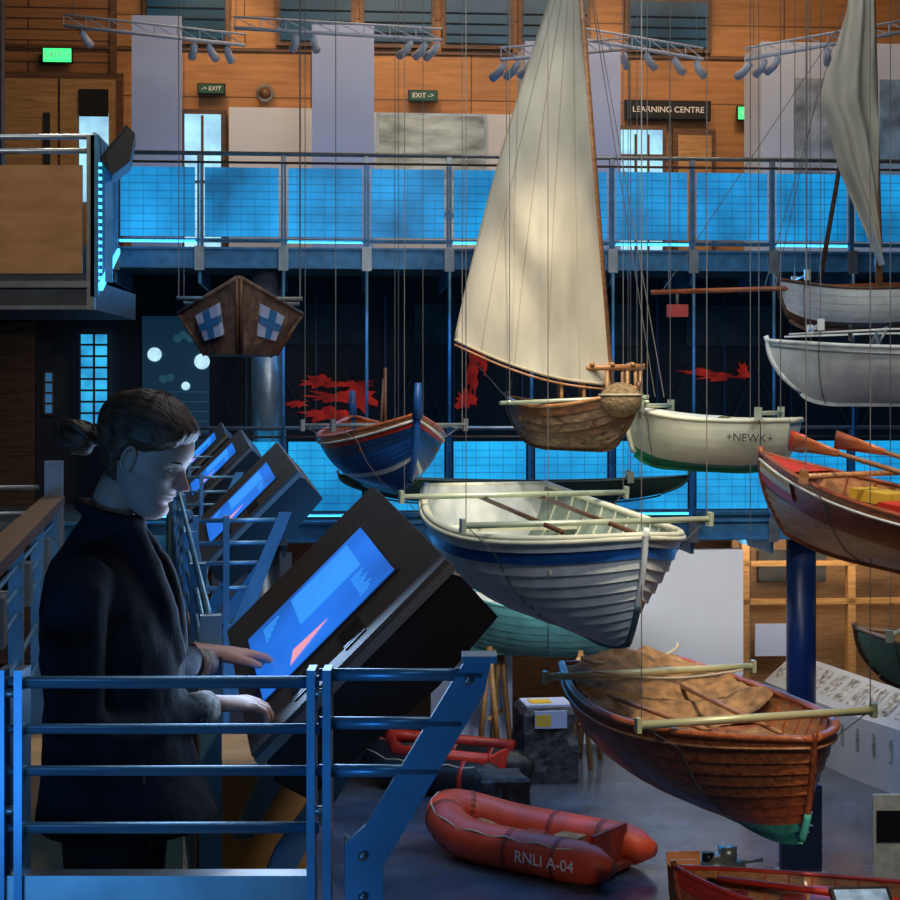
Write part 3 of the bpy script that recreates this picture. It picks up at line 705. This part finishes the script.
# ------------------------------------------------------------ upper left landing + ramp
b=B('side_gallery_landing')
y0=12.4
tanply=wood('landing_ply',(.34,.17,.07),(.46,.25,.11),(1,3,3))
b.box((-6,y0,5.82),(-2.83,y0+2,6.05),dsteel); b.box((-6,y0-.02,5.80),(-2.8,y0+.02,6.07),dsteel)
b.box((-6,y0-.04,5.97),(-2.8,y0-.01,6.02),galv); b.box((-6,y0-.04,5.80),(-2.8,y0-.01,5.83),galv)
b.box((-6,y0-.01,6.08),(-2.85,y0+.02,6.92),tanply)
for z in (7.03,7.14): b.tube([(-6,y0,z),(-2.75,y0,z)],.022,galv,8)
for x in (-5,-4.1,-2.78): b.box((x-.03,y0-.03,5.8),(x+.03,y0+.03,7.15),galv)
ra,rb=V((-2.75,y0,6.05)),V((-4.1,19.6,7.0)); d=rb-ra; s=V((-.9,0,0))
b.add([ra,rb,rb+s,ra+s]+[p+V((0,0,-.12)) for p in (ra,rb,rb+s,ra+s)],[(0,1,2,3),(4,5,6,7),(0,1,5,4),(2,3,7,6)],dark)
for i in range(9):
    p=ra+d*i/8; b.box((p.x-.03,p.y-.03,p.z-.15),(p.x+.03,p.y+.03,p.z+1.1),steel)
    if i<8:
        q0=p+d*.01; q1=ra+d*(i+.92)/8; b.add([q0+V((0,0,.1)),q1+V((0,0,.1)),q1+V((0,0,.95)),q0+V((0,0,.95))],[(0,1,2,3)],panelU)
b.tube([ra+V((0,0,1.1)),rb+V((0,0,1.1))],.025,galv,8)
for i in range(40):
    p=ra+d*i/40; b.box((p.x+.035,p.y-.03,p.z-.1),(p.x+.055,p.y+.03,p.z-.04),led)
for i in range(18):
    z=5.98+i*.055; b.box((-2.72,y0-.015,z),(-2.70,y0+.015,z+.022),led)
b.done()
b=B('steel_post'); b.box((-3.72,12.95,6.05),(-3.63,13.05,13.55),bm); b.done()

# ------------------------------------------------------------ walkway (left) in its own frame
ang=math.degrees(math.atan2(.18,.984))
WT=Tr(-.45,3.0,3.5)@Rz(ang)     # local x: outward right, local y: along walkway
LX=-.68
b=B('walkway_deck',WT); b.box((LX-.04,-.28,-.18),(.0,16.2,-.0),oak); b.box((.0,-.28,-.25),(.05,16.2,.0),steel); b.box((LX-.09,-.28,-.25),(LX-.04,16.2,.0),steel); b.done()
b=B('viewing_platform_floor'); b.box((-3,-2.5,3.3),(2.2,2.6,3.5),oak); b.done()
gold=wood('golden_ply',(.52,.30,.11),(.68,.42,.18),(1,3,3))
b=B('walkway_timber_parapet',WT)
for i in range(13):
    y=.75+i*1.2; b.box((.015,y,.0),(.04,y+1.14,.80),gold); b.box((.0,y-.04,0),(.05,y,1.1),steelN)
for z in (.86,.94,1.02,1.10): b.tube([(.02,.75,z),(.02,16.1,z)],.010,steelN,6)
b.done()
b=B('timber_bench',WT)
b.box((LX+.10,1.30,.56),(.30,1.75,.62),gold); b.box((LX+.10,1.30,.0),(-.03,1.34,.56),gold); b.box((.05,1.30,-.1),(.30,1.34,.56),gold)
b.box((LX+.10,1.34,.0),(LX+.16,1.75,.56),gold); b.box((-.09,1.34,.0),(-.03,1.75,.56),gold)
b.done()
b=B('walkway_left_railing',WT)
for i in range(6):
    y=.3+i*1.2; b.box((LX-.03,y-.03,0),(LX+.03,y+.03,1.04),steelN); b.box((LX-.04,y+.1,.72),(LX+.05,y+.25,.9),galv)
for z in (.3,.5,.7,.8,.9): b.tube([(LX,0,z),(LX,6.4,z)],.012,steelN,6)
b.box((LX-.06,0,1.00),(LX+.06,6.4,1.05),oakd)
b.box((LX-.05,6.35,0),(LX+.05,6.45,1.25),galv)
for z in (.5,.65,.8,.95,1.1): b.tube([(LX-2.5,6.4,z),(LX,6.4,z)],.014,galv,8)
b.box((LX-2.5,6.38,.1),(LX,6.42,.42),oakd)
b.done()
# near railing
b=B('near_blue_railing'); y=2.75
def bar(x0,z0,x1,z1,r=.011,dy=0): b.tube([(x0,y+dy,z0),(x1,y+dy,z1)],r,steelN,8)
for z,r in ((4.615,.011),(4.535,.009),(4.463,.009),(4.365,.010),(4.10,.01),(3.98,.01),(3.86,.01),(3.74,.01),(3.62,.01)):
    bar(-1.6,z,-.225,z,r)
for z,x1 in ((4.628,.055),(4.545,.02),(4.463,-.02)): bar(-.225,z,x1,z,.011)
b.box((-1.6,y-.02,4.235),(-.235,y+.02,4.288),galv)
b.box((-1.6,y-.015,4.13),(-.235,y+.015,4.215),galv)
for x in (-.765,-.735,-.237,-.210): b.box((x-.007,y-.03,3.5),(x+.007,y+.03,4.64),steelN)
for x in (-.75,-.2235):
    for z in (4.6,4.4,4.2): b.tube([(x-.02,y-.02,z),(x+.02,y-.02,z)],.008,galv,8)
b.prism([(.03,4.66),(.072,4.66),(.060,4.60),(-.115,4.30),(-.118,3.5),(-.185,3.5),(-.180,4.34),(-.145,4.37)],y-.010,y+.010,steelN)
b.prism([(.02,4.652),(.08,4.652),(.08,4.664),(.02,4.664)],y-.03,y+.03,steelN)
b.prism([(-.185,3.5),(-.118,3.5),(-.118,4.28),(-.185,4.34)],y+.05,y+.06,galv)
for (x,z) in ((-.15,4.32),(-.15,4.25),(.03,4.62)): b.tube([(x,y-.018,z),(x,y+.018,z)],.008,galv,10)
b.done()

# ------------------------------------------------------------ consoles
def console(C,tilt):
    T=Tr(*C)@Rz(ang)@Rx(tilt); b=B('touchscreen_console',T)
    Wd=1.12
    prof=[(0,0),(.38,.38),(.405,.372),(.485,.285),(.36,.14),(.09,-.09),(.02,-.05)]
    b.prism(prof,0,Wd,bm)
    def e(s,w,h): return V((s*.7071-h*.7071,w,s*.7071+h*.7071))
    def slab_(s0,s1,w0,w1,h0,h1,m):
        vs=[e(s,w,h) for h in(h0,h1) for (s,w) in((s0,w0),(s1,w0),(s1,w1),(s0,w1))]
        b.add(vs,[(0,1,2,3),(4,5,6,7),(0,1,5,4),(1,2,6,5),(2,3,7,6),(3,0,4,7)],m)
    slab_(-.015,.555,-.02,Wd+.02,.0,.020,edge); slab_(-.012,.552,-.018,Wd+.018,.020,.032,bezel)
    slab_(.04,.465,.21,.83,.032,.036,bm); slab_(.05,.455,.225,.815,.036,.038,screenb)
    for i in range(9): slab_(.27,.33,.035+.016*i,.043+.016*i,.032,.035,bm)
    for i in range(8): slab_(.12,.17,.035+.016*i,.043+.016*i,.032,.035,bm)
    for i in range(9): slab_(.36,.385+.008*(i%3),.27+.022*i,.282+.022*i,.038,.0385,screenl)
    for i in range(5): slab_(.10,.105+.012*i,.62+.03*i,.640+.03*i,.038,.0385,screenl)
    b.add([e(.14,.27,.0395),e(.27,.34,.0395),e(.16,.36,.0395)],[(0,1,2)],screenp)
    slab_(.20,.40,.50,.78,.038,.0385,screenl)
    for w in(.25,.8):
        b.prism([(.33,.12),(.37,.16),(.10,-.30),(.02,-.45),(-.03,-.45),(.04,-.28)],w-.012,w+.012,steelN)
    return b.done()
Cx=lambda d:(-.38-.183*(d-3.3))
for i in range(4):
    d=3.3+3.55*i
    console((Cx(d),d,4.36+(0.03 if i else 0)),4.5)
    if i:
        b=B('console_side_railing',Tr(Cx(d),d-.5,3.5)@Rz(ang))
        for z in (1.12,1.03,.95,.85,.7): b.tube([(-.01,0,z),(.36-.4*(1.12-z),0,z)],.010,steelN,6)
        for x in(.02,.14): b.box((x-.012,-.02,.0),(x+.012,.02,1.14),steelN)
        b.prism([(.35,1.15),(.40,1.15),(.2,.65),(.14,.3),(.10,.3),(.14,.66)],-.010,.010,steelN)
        b.tube([(-.01,0,.4),(.14,0,.4)],.010,steelN,6); b.box((.15,-.01,.4),(.19,.45,.45),steelN)
        b.done()
b=B('touchscreen_console',Tr(-2.72,12.9,7.0)@Rz(ang)); b.prism([(-.1,0),(.12,.28),(.18,.22),(.14,.0),(0,-.12)],-.2,.3,bm); b.prism([(-.11,.0),(.11,.29),(.12,.28),(-.1,0)],-.22,.32,bm); b.box((-.06,0,-.95),(0,.06,0),steelN); b.done()

# ------------------------------------------------------------ woman
W0=Tr(-.685,3.2,3.5); woman=empty('woman',W0)
coatm=mat('navy_coat',(.008,.010,.017),.9,var=.3,vs=30,bump=.12,bs=160)
skin=mat('skin',(.58,.36,.28),.5,var=.05,vs=25); skin.node_tree.nodes['Principled BSDF'].inputs['Subsurface Weight'].default_value=.1
hairm=mat('brown_hair',(.12,.060,.032),.5,var=.6,vs=26,bump=.25,bs=34,stretch=(.3,4,2.5))
lipm=mat('lips',(.45,.18,.15),.45); trousers=mat('black_trousers',(.008,.008,.010),.8); shoe=mat('black_shoes',(.01,.01,.01),.4)
def sm_ring(cx,cy,z,rx,ry,n=28,e=2.2):
    out=[]
    for k in range(n):
        a=2*math.pi*k/n; c,s_=math.cos(a),math.sin(a)
        out.append(V((cx+rx*abs(c)**(2/e)*(1 if c>0 else -1),cy+ry*abs(s_)**(2/e)*(1 if s_>0 else -1),z)))
    return out
b=B('coat')
prof=[(1.362,.000,.050,.056),(1.32,-.010,.068,.085),(1.285,-.02,.088,.135),(1.25,-.012,.105,.170),(1.19,0,.122,.185),(1.12,.012,.135,.185),(1.02,.016,.138,.172),(.94,.02,.140,.170),(.86,.028,.155,.180),(.80,.036,.172,.192),(.765,.042,.182,.198)]
rows=[sm_ring(c,0,z,rx,ry) for z,c,rx,ry in prof]
b.grid(rows,coatm,True,None,True); b.poly(rows[0],coatm); b.poly(rows[-1],coatm)
b.tube([(-.01,-.13,1.27),(-.015,-.185,1.235),(-.02,-.215,1.12),(-.01,-.215,1.0),(.02,-.18,.965),(.10,-.08,.965),(.165,.03,.97)],[.05,.062,.058,.056,.056,.050,.043],coatm,16)
b.tube([(-.01,.13,1.27),(-.01,.185,1.235),(0,.23,1.13),(.02,.26,1.03),(.05,.32,1.0),(.11,.42,1.005)],[.05,.062,.058,.054,.05,.042],coatm,16)
b.tube([(.048*math.cos(a)+.006,.058*math.sin(a),1.372-.016*math.cos(a)) for a in [i*math.pi/10 for i in range(20)]],.012,coatm,8,closed=True,rb=.024)
b.tube([(.05,-.03,1.35),(.10,-.055,1.27),(.132,-.05,1.18),(.145,-.02,1.08)],.016,coatm,8,rb=.03)
b.tube([(.05,.03,1.35),(.10,.055,1.27),(.132,.05,1.18),(.145,.02,1.08)],.016,coatm,8,rb=.03)
b.box((.0,-.195,.87),(.11,-.17,.90),coatm)
tx=bpy.data.textures.new('folds','CLOUDS'); tx.noise_scale=.13
b.done(woman,[('REMESH',dict(mode='VOXEL',voxel_size=.008,use_smooth_shade=True)),('SMOOTH',dict(iterations=4,factor=.5)),('DISPLACE',dict(texture=tx,strength=.022,mid_level=.5))])
plaid=mat('plaid_cuff',(.28,.27,.24),.9,var=.8,vs=60)
b=B('shirt_cuffs'); b.tube([(.155,.01,.97),(.19,.07,.972)],[.040,.035],plaid,16); b.tube([(.105,.40,1.003),(.13,.455,1.0)],[.038,.032],plaid,16); b.done(woman)
b=B('trousers')
for s in(1,-1): b.tube([(.02,s*.09,.86),(.02,s*.095,.75),(.02,s*.09,.48),(.0,s*.09,.28),(-.01,s*.09,.08)],[.095,.088,.066,.058,.056],trousers,18)
b.ell((.02,0,.84),(.12,.17,.1),trousers)
b.done(woman,[('REMESH',dict(mode='VOXEL',voxel_size=.01,use_smooth_shade=True)),('SMOOTH',dict(iterations=4))])
b=B('shoes')
for s in(1,-1): b.tube([(-.07,s*.09,.045),(.0,s*.09,.055),(.09,s*.095,.04),(.17,s*.1,.03)],[.04,.045,.04,.022],shoe,14,rb=[.036,.04,.045,.03]); b.box((-.1,s*.09-.035,0),(.17,s*.09+.045,.015),shoe)
b.done(woman)
# head : lofted from sagittal profile (front x, back x, half width)
HH=.226
FP=[(0,.050,.020,.010),(.03,.066,.005,.024),(.08,.078,-.014,.034),(.13,.081,-.030,.040),(.2,.076,-.046,.047),(.27,.079,-.058,.053),(.33,.078,-.068,.058),(.4,.078,-.080,.065),(.5,.077,-.094,.070),(.58,.084,-.100,.071),(.66,.086,-.104,.073),(.76,.079,-.104,.073),(.85,.063,-.094,.066),(.92,.042,-.076,.054),(.97,.016,-.05,.034),(1.0,-.014,-.018,.002)]
def crm(a,b_,c,d,t): return .5*((2*b_)+(-a+c)*t+(2*a-5*b_+4*c-d)*t*t+(-a+3*b_-3*c+d)*t**3)
def ip(h,k):
    for i in range(len(FP)-1):
        a,c=FP[i],FP[i+1]
        if a[0]<=h<=c[0]:
            t=(h-a[0])/(c[0]-a[0]); p=FP[max(0,i-1)]; n=FP[min(len(FP)-1,i+2)]
            return crm(p[k],a[k],c[k],n[k],t)
    return FP[-1][k]
def sstep(a,c,x): x=max(0,min(1,(x-a)/(c-a))); return x*x*(3-2*x)
NP=[(.30,0),(.335,.007),(.355,.021),(.378,.028),(.40,.027),(.45,.018),(.51,.008),(.57,0)]
def nose(h):
    for i in range(len(NP)-1):
        a,c=NP[i],NP[i+1]
        if a[0]<=h<=c[0]:
            p=NP[max(0,i-1)]; n=NP[min(len(NP)-1,i+2)]
            return crm(p[1],a[1],c[1],n[1],(h-a[0])/(c[0]-a[0]))
    return 0
def hp(h,a,off=0,face=True):
    f=ip(h,1);bk=ip(h,2);w=max(.001,ip(h,3)); c,s_=math.cos(a),math.sin(a)
    e=2.2; x=(f+bk)/2+(f-bk)/2*abs(c)**(2/e)*(1 if c>0 else -1); y=w*abs(s_)**(2/e)*(1 if s_>0 else -1)
    if face and c>0:
        x+=nose(h)*math.exp(-(y/(.0080+.007*max(0,min(1,(.44-h)*9))))**2)
        x-=.0075*math.exp(-((abs(y)-.031)/.014)**2-((h-.505)/.045)**2)
        x+=.0045*math.exp(-(y/.018)**2)*(math.exp(-((h-.238)/.018)**2)+math.exp(-((h-.282)/.014)**2))
        x-=.003*math.exp(-(y/.02)**2-((h-.260)/.006)**2)
        x-=.003*math.exp(-(y/.03)**2-((h-.19)/.02)**2)
        k=.003*math.exp(-((abs(y)-.048)/.014)**2-((h-.41)/.06)**2); x+=k; y+=k*(1 if y>0 else -1)
    m=min(1,(1-h)/.07)
    p=V((x,y,h*HH)); d=V((c*.9*m,s_*m,max(0,(h-.7))*2.5)).normalized()
    return p+d*off
def hy(h,y,off=0):
    s=1 if y>0 else -1; best=min((abs(abs(hp(h,a/200).y)-abs(y)),a/200) for a in range(0,300,2))
    p=hp(h,best[1]*s,0); return V((p.x+off,p.y,p.z))
HT=Tr(.036,0,1.380)@Rz(-5)@Ry(22)
b=B('neck'); b.tube([(-.015,0,1.27),(-.004,0,1.34),(.018,0,1.41),(.034,0,1.455)],[.06,.050,.043,.038],skin,20); b.done(woman)
b=B('head',HT)
NA,NH=112,110
hs=[i/NH for i in range(NH+1)]
rows=[[hp(h,2*math.pi*j/NA) for j in range(NA)] for h in hs]
b.grid(rows,skin,True,None,True)
b.mats.append(lipm)
for i,f in enumerate(b.f):
    c=sum((b.v[k] for k in f),V())/4
    if c.x>.05 and abs(c.y)<.018 and .225<c.z/HH<.296-abs(c.y)*1.4: b.mi[i]=1
for s in(1,-1):
    cx,cy,cz=-.010,s*.071,.475*HH
    b.tube([(cx+.012*math.cos(t)-.004,cy+s*(.004+.003*math.sin(t)),cz+.025*math.sin(t)) for t in [i*2*math.pi/16 for i in range(16)]],.0034,skin,8,closed=True)
    b.ell((cx-.002,cy+s*.002,cz),(.011,.004,.022),skin); b.ell((cx+.003,cy+s*.002,cz-.023),(.005,.004,.007),skin)
eyew=mat('eye_white',(.75,.72,.7),.3); lash=mat('lashes',(.02,.012,.01),.6)
for s in(1,-1):
    ey=s*.031; c0=hy(.505,ey)
    b.ell((c0.x-.0085,ey,.502*HH),(.0115,.0145,.0105),skin)
    b.ell((c0.x-.0078,ey,.490*HH),(.0105,.0125,.0065),eyew); b.ell((c0.x+.0022,ey,.487*HH),(.0012,.004,.0035),lash)
    b.tube([(c0.x+.0032-abs(k)*.0016,ey+k*.0042,(.491-.004*abs(k))*HH) for k in(-3,-2,-1,0,1,2,3)],.0012,lash,6)
    b.tube([hy(.582+.004*k-.0035*k*k*.6,ey+s*k*.0058,.0005) for k in(-2,-1,0,1,2,3)],[.0012,.002,.0022,.0022,.0018,.001],hairm,6)
    b.ell((.0885,s*.0090,.350*HH),(.007,.0045,.0045),skin)
b.done(woman)
b=B('hair',HT)
def hairline(a):
    a=abs((a+math.pi)%(2*math.pi)-math.pi); d=math.degrees(a)
    pts=[(0,.76),(30,.73),(50,.66),(68,.60),(82,.55),(95,.55),(108,.40),(130,.20),(180,.10)]
    for p,q in zip(pts,pts[1:]):
        if p[0]<=d<=q[0]: return p[1]+(q[1]-p[1])*sstep(0,1,(d-p[0])/(q[0]-p[0]))
    return .2
rows=[]
for h in hs:
    row=[]
    for j in range(NA):
        a=2*math.pi*j/NA; k=sstep(-.015,.12,h-hairline(a))
        row.append(hp(h,a,-.004+k*(.016+.010*sstep(.5,1,h)+.0008*math.sin(a*17+h*16)+.005*noise.noise(V((math.cos(a)*2,math.sin(a)*2,h*2)))),False))
    rows.append(row)
b.grid(rows,hairm,True,None,True); b.poly(rows[-1],hairm)
b.ell((-.140,.0,.44*HH),(.036,.038,.034),hairm,seg=32,rings=20,fn=lambda d:1+.08*math.sin(d.z*7+math.atan2(d.y,d.x)*2))
def curl(pts,r):
    out=[]
    for i in range(len(pts)-1):
        p0=V(pts[max(0,i-1)]);p1=V(pts[i]);p2=V(pts[i+1]);p3=V(pts[min(len(pts)-1,i+2)])
        for k in range(6):
            t=k/6; out.append(V([crm(p0[j],p1[j],p2[j],p3[j],t) for j in range(3)]))
    out.append(V(pts[-1])); n=len(out)
    b.tube(out,[r*(.35+.65*math.sin(math.pi*(i+.5)/n)) for i in range(n)],hairm,8)
curl([(-.12,.03,.50*HH),(-.163,.03,.52*HH),(-.184,.0,.44*HH),(-.163,-.03,.36*HH),(-.123,-.03,.40*HH)],.012)
curl([(-.11,-.03,.48*HH),(-.148,-.035,.54*HH),(-.176,-.01,.50*HH),(-.168,.02,.42*HH)],.010)
b.done(woman)
def hand(name,wrist,F,Nn,side,curl_,spread=1):
    F=V(F).normalized(); Nn=V(Nn); Nn=(Nn-F*Nn.dot(F)).normalized(); S=Nn.cross(F)*side
    Tm=Matrix((( F.x,S.x,Nn.x,wrist[0]),(F.y,S.y,Nn.y,wrist[1]),(F.z,S.z,Nn.z,wrist[2]),(0,0,0,1)))
    b=B(name)
    b.tube([(-.06,0,0),(-.01,0,0),(.02,0,.0),(.05,0,.0),(.082,0,-.002)],[.021,.018,.015,.0135,.011],skin,16,T=Tm,rb=[.026,.025,.032,.038,.036],up=(0,0,1))
    offs=[.028,.010,-.009,-.027]; ln=[.070,.078,.072,.056]; kn=[.084,.088,.084,.076]
    for i in range(4):
        p=V((kn[i],offs[i],0)); pts=[V((.04,offs[i]*.8,0)),p.copy()]; a=0
        for j,fr in enumerate((.45,.31,.24)):
            a+=math.radians(curl_[j]+i*3)
            dr=V((math.cos(a),offs[i]*1.5*spread*(1-j*.3),-math.sin(a))).normalized(); p=p+dr*ln[i]*fr; pts.append(p.copy())
        r=.0088 if i<3 else .0076
        b.tube(pts,[r*1.15,r*1.15,r*1.05,r*.95,r*.72],skin,12,T=Tm)
        b.ell(pts[-1],(r*.7,r*.7,r*.7),skin,Tm,10,8)
    b.tube([(.012,.018,-.006),(.040,.042,-.010),(.066,.056,-.014),(.088,.058,-.020)],[.015,.0125,.0105,.0075],skin,12,T=Tm)
    b.ell((.088,.058,-.020),(.007,.007,.007),skin,Tm,10,8)
    b.done(woman,[('REMESH',dict(mode='VOXEL',voxel_size=.0026,use_smooth_shade=True)),('SMOOTH',dict(iterations=3))])
hand('right_hand',(.205,.095,.975),(.80,.57,-.10),(-.25,-.35,1),1,(14,28,26),1.2)
hand('left_hand',(.145,.485,1.02),(.80,.58,-.12),(-.35,-.3,1),-1,(8,20,18),1.2)
CAB.done()

# ------------------------------------------------------------ lights
def area(name,loc,tgt,sx,sy,p,col):
    l=bpy.data.lights.new(name,'AREA'); l.shape='RECTANGLE'; l.size=sx; l.size_y=sy; l.energy=p; l.color=col
    o=bpy.data.objects.new(name,l); sc.collection.objects.link(o); o.location=loc
    o.rotation_euler=(V(tgt)-V(loc)).to_track_quat('-Z','Y').to_euler(); return o
def spot(name,loc,tgt,p,col,ang_=35,r=.15):
    l=bpy.data.lights.new(name,'SPOT'); l.energy=p; l.color=col; l.spot_size=math.radians(ang_); l.spot_blend=.6; l.shadow_soft_size=r
    o=bpy.data.objects.new(name,l); sc.collection.objects.link(o); o.location=loc
    o.rotation_euler=(V(tgt)-V(loc)).to_track_quat('-Z','Y').to_euler(); return o
warm=(1,.80,.55); neutral=(1,.94,.84); blue=(.06,.38,1)
area('atrium_lamp',(1.5,14,13.3),(1.5,15.5,0),6,6,230,(.88,.94,1))
area('atrium_front_fill',(2.5,5.5,9.5),(1.6,15,3),3,3,230,(.90,.94,1))  # unseen fill light added from the camera side to brighten the hull fronts
area('gallery_wall_lamp',(1,20.2,12.9),(1,24,8.5),10,.6,270,(1,.66,.36))
for x in (-3.6,-1.0,1.9,4.4): spot('wall_wash_spot',(x,21.2,12.6),(x+.2,24.1,9.4),260,(1,.68,.36),44)
spot('boat_spot',(-1,9.5,12.8),(1,15.5,6.5),1050,neutral,30)
spot('boat_spot',(2.5,8.5,12.5),(1.2,15,3.6),2000,neutral,24)
spot('boat_spot',(3.5,8.5,12.3),(2.4,14.2,2),2700,warm,24)
spot('boat_spot',(6.5,10,12.5),(4.5,15.5,5.2),1300,neutral,34)
spot('boat_spot',(0,9.5,12.3),(-.8,16,4.6),1000,neutral,18)
spot('boat_spot',(-1,9.5,12.0),(-2.1,16,5.9),500,neutral,12)
spot('boat_spot',(1,12,13),(1.0,17.7,.2),2400,warm,22)
spot('sign_fill_spot',(3.3,9.2,2.6),(2.35,15.0,.6),260,warm,18)  # added out of view, low enough to light the sign beneath the boat
area('ground_display_lamp',(4,21.5,3.2),(4,23.5,.5),7,.5,100,neutral)
area('ground_display_lamp',(6,24.5,3.2),(6,25.5,.5),4,.5,70,warm)
spot('turquoise_boat_fill',(1.0,19.9,3.2),(1.2,22.6,1.9),110,(.85,.95,1),60)  # extra spot added to brighten the turquoise hull
area('gallery_blue_wash',(1,19.3,6.65),(1,17,3),9,.3,95,blue)
area('gallery_blue_wash',(1,19.3,3.1),(1,17.5,0),9,.3,95,blue)
area('platform_blue_fill',(-1.3,.6,4.1),(-.5,2.8,4.5),1.0,.3,15,(.07,.38,1))  # unseen blue area light added to colour the near railing
area('platform_lamp',(.6,.2,7.5),(-.1,2.9,4.4),.8,.8,8,(.35,.62,1))
area('screen_glow_lamp',(-.33,3.55,4.70),(-.60,3.2,4.98),.4,.5,4.5,(.42,.64,1))
area('walkway_blue_led',(.2,5.3,4.0),(-.8,7,4.4),.6,.2,10,(.07,.38,1))
spot('walkway_lamp',(1.6,1.5,6.8),(-.75,4.45,3.85),110,warm,16)
spot('walkway_lamp',(-2.5,14,9.0),(-1.8,8.5,4.0),160,warm,50)
spot('side_lamp',(-3,7,10.5),(-4,12.4,6.5),420,warm,50)
w=bpy.data.worlds.new('world'); sc.world=w; w.use_nodes=True
w.node_tree.nodes['Background'].inputs[0].default_value=(.18,.32,.65,1); w.node_tree.nodes['Background'].inputs[1].default_value=.08
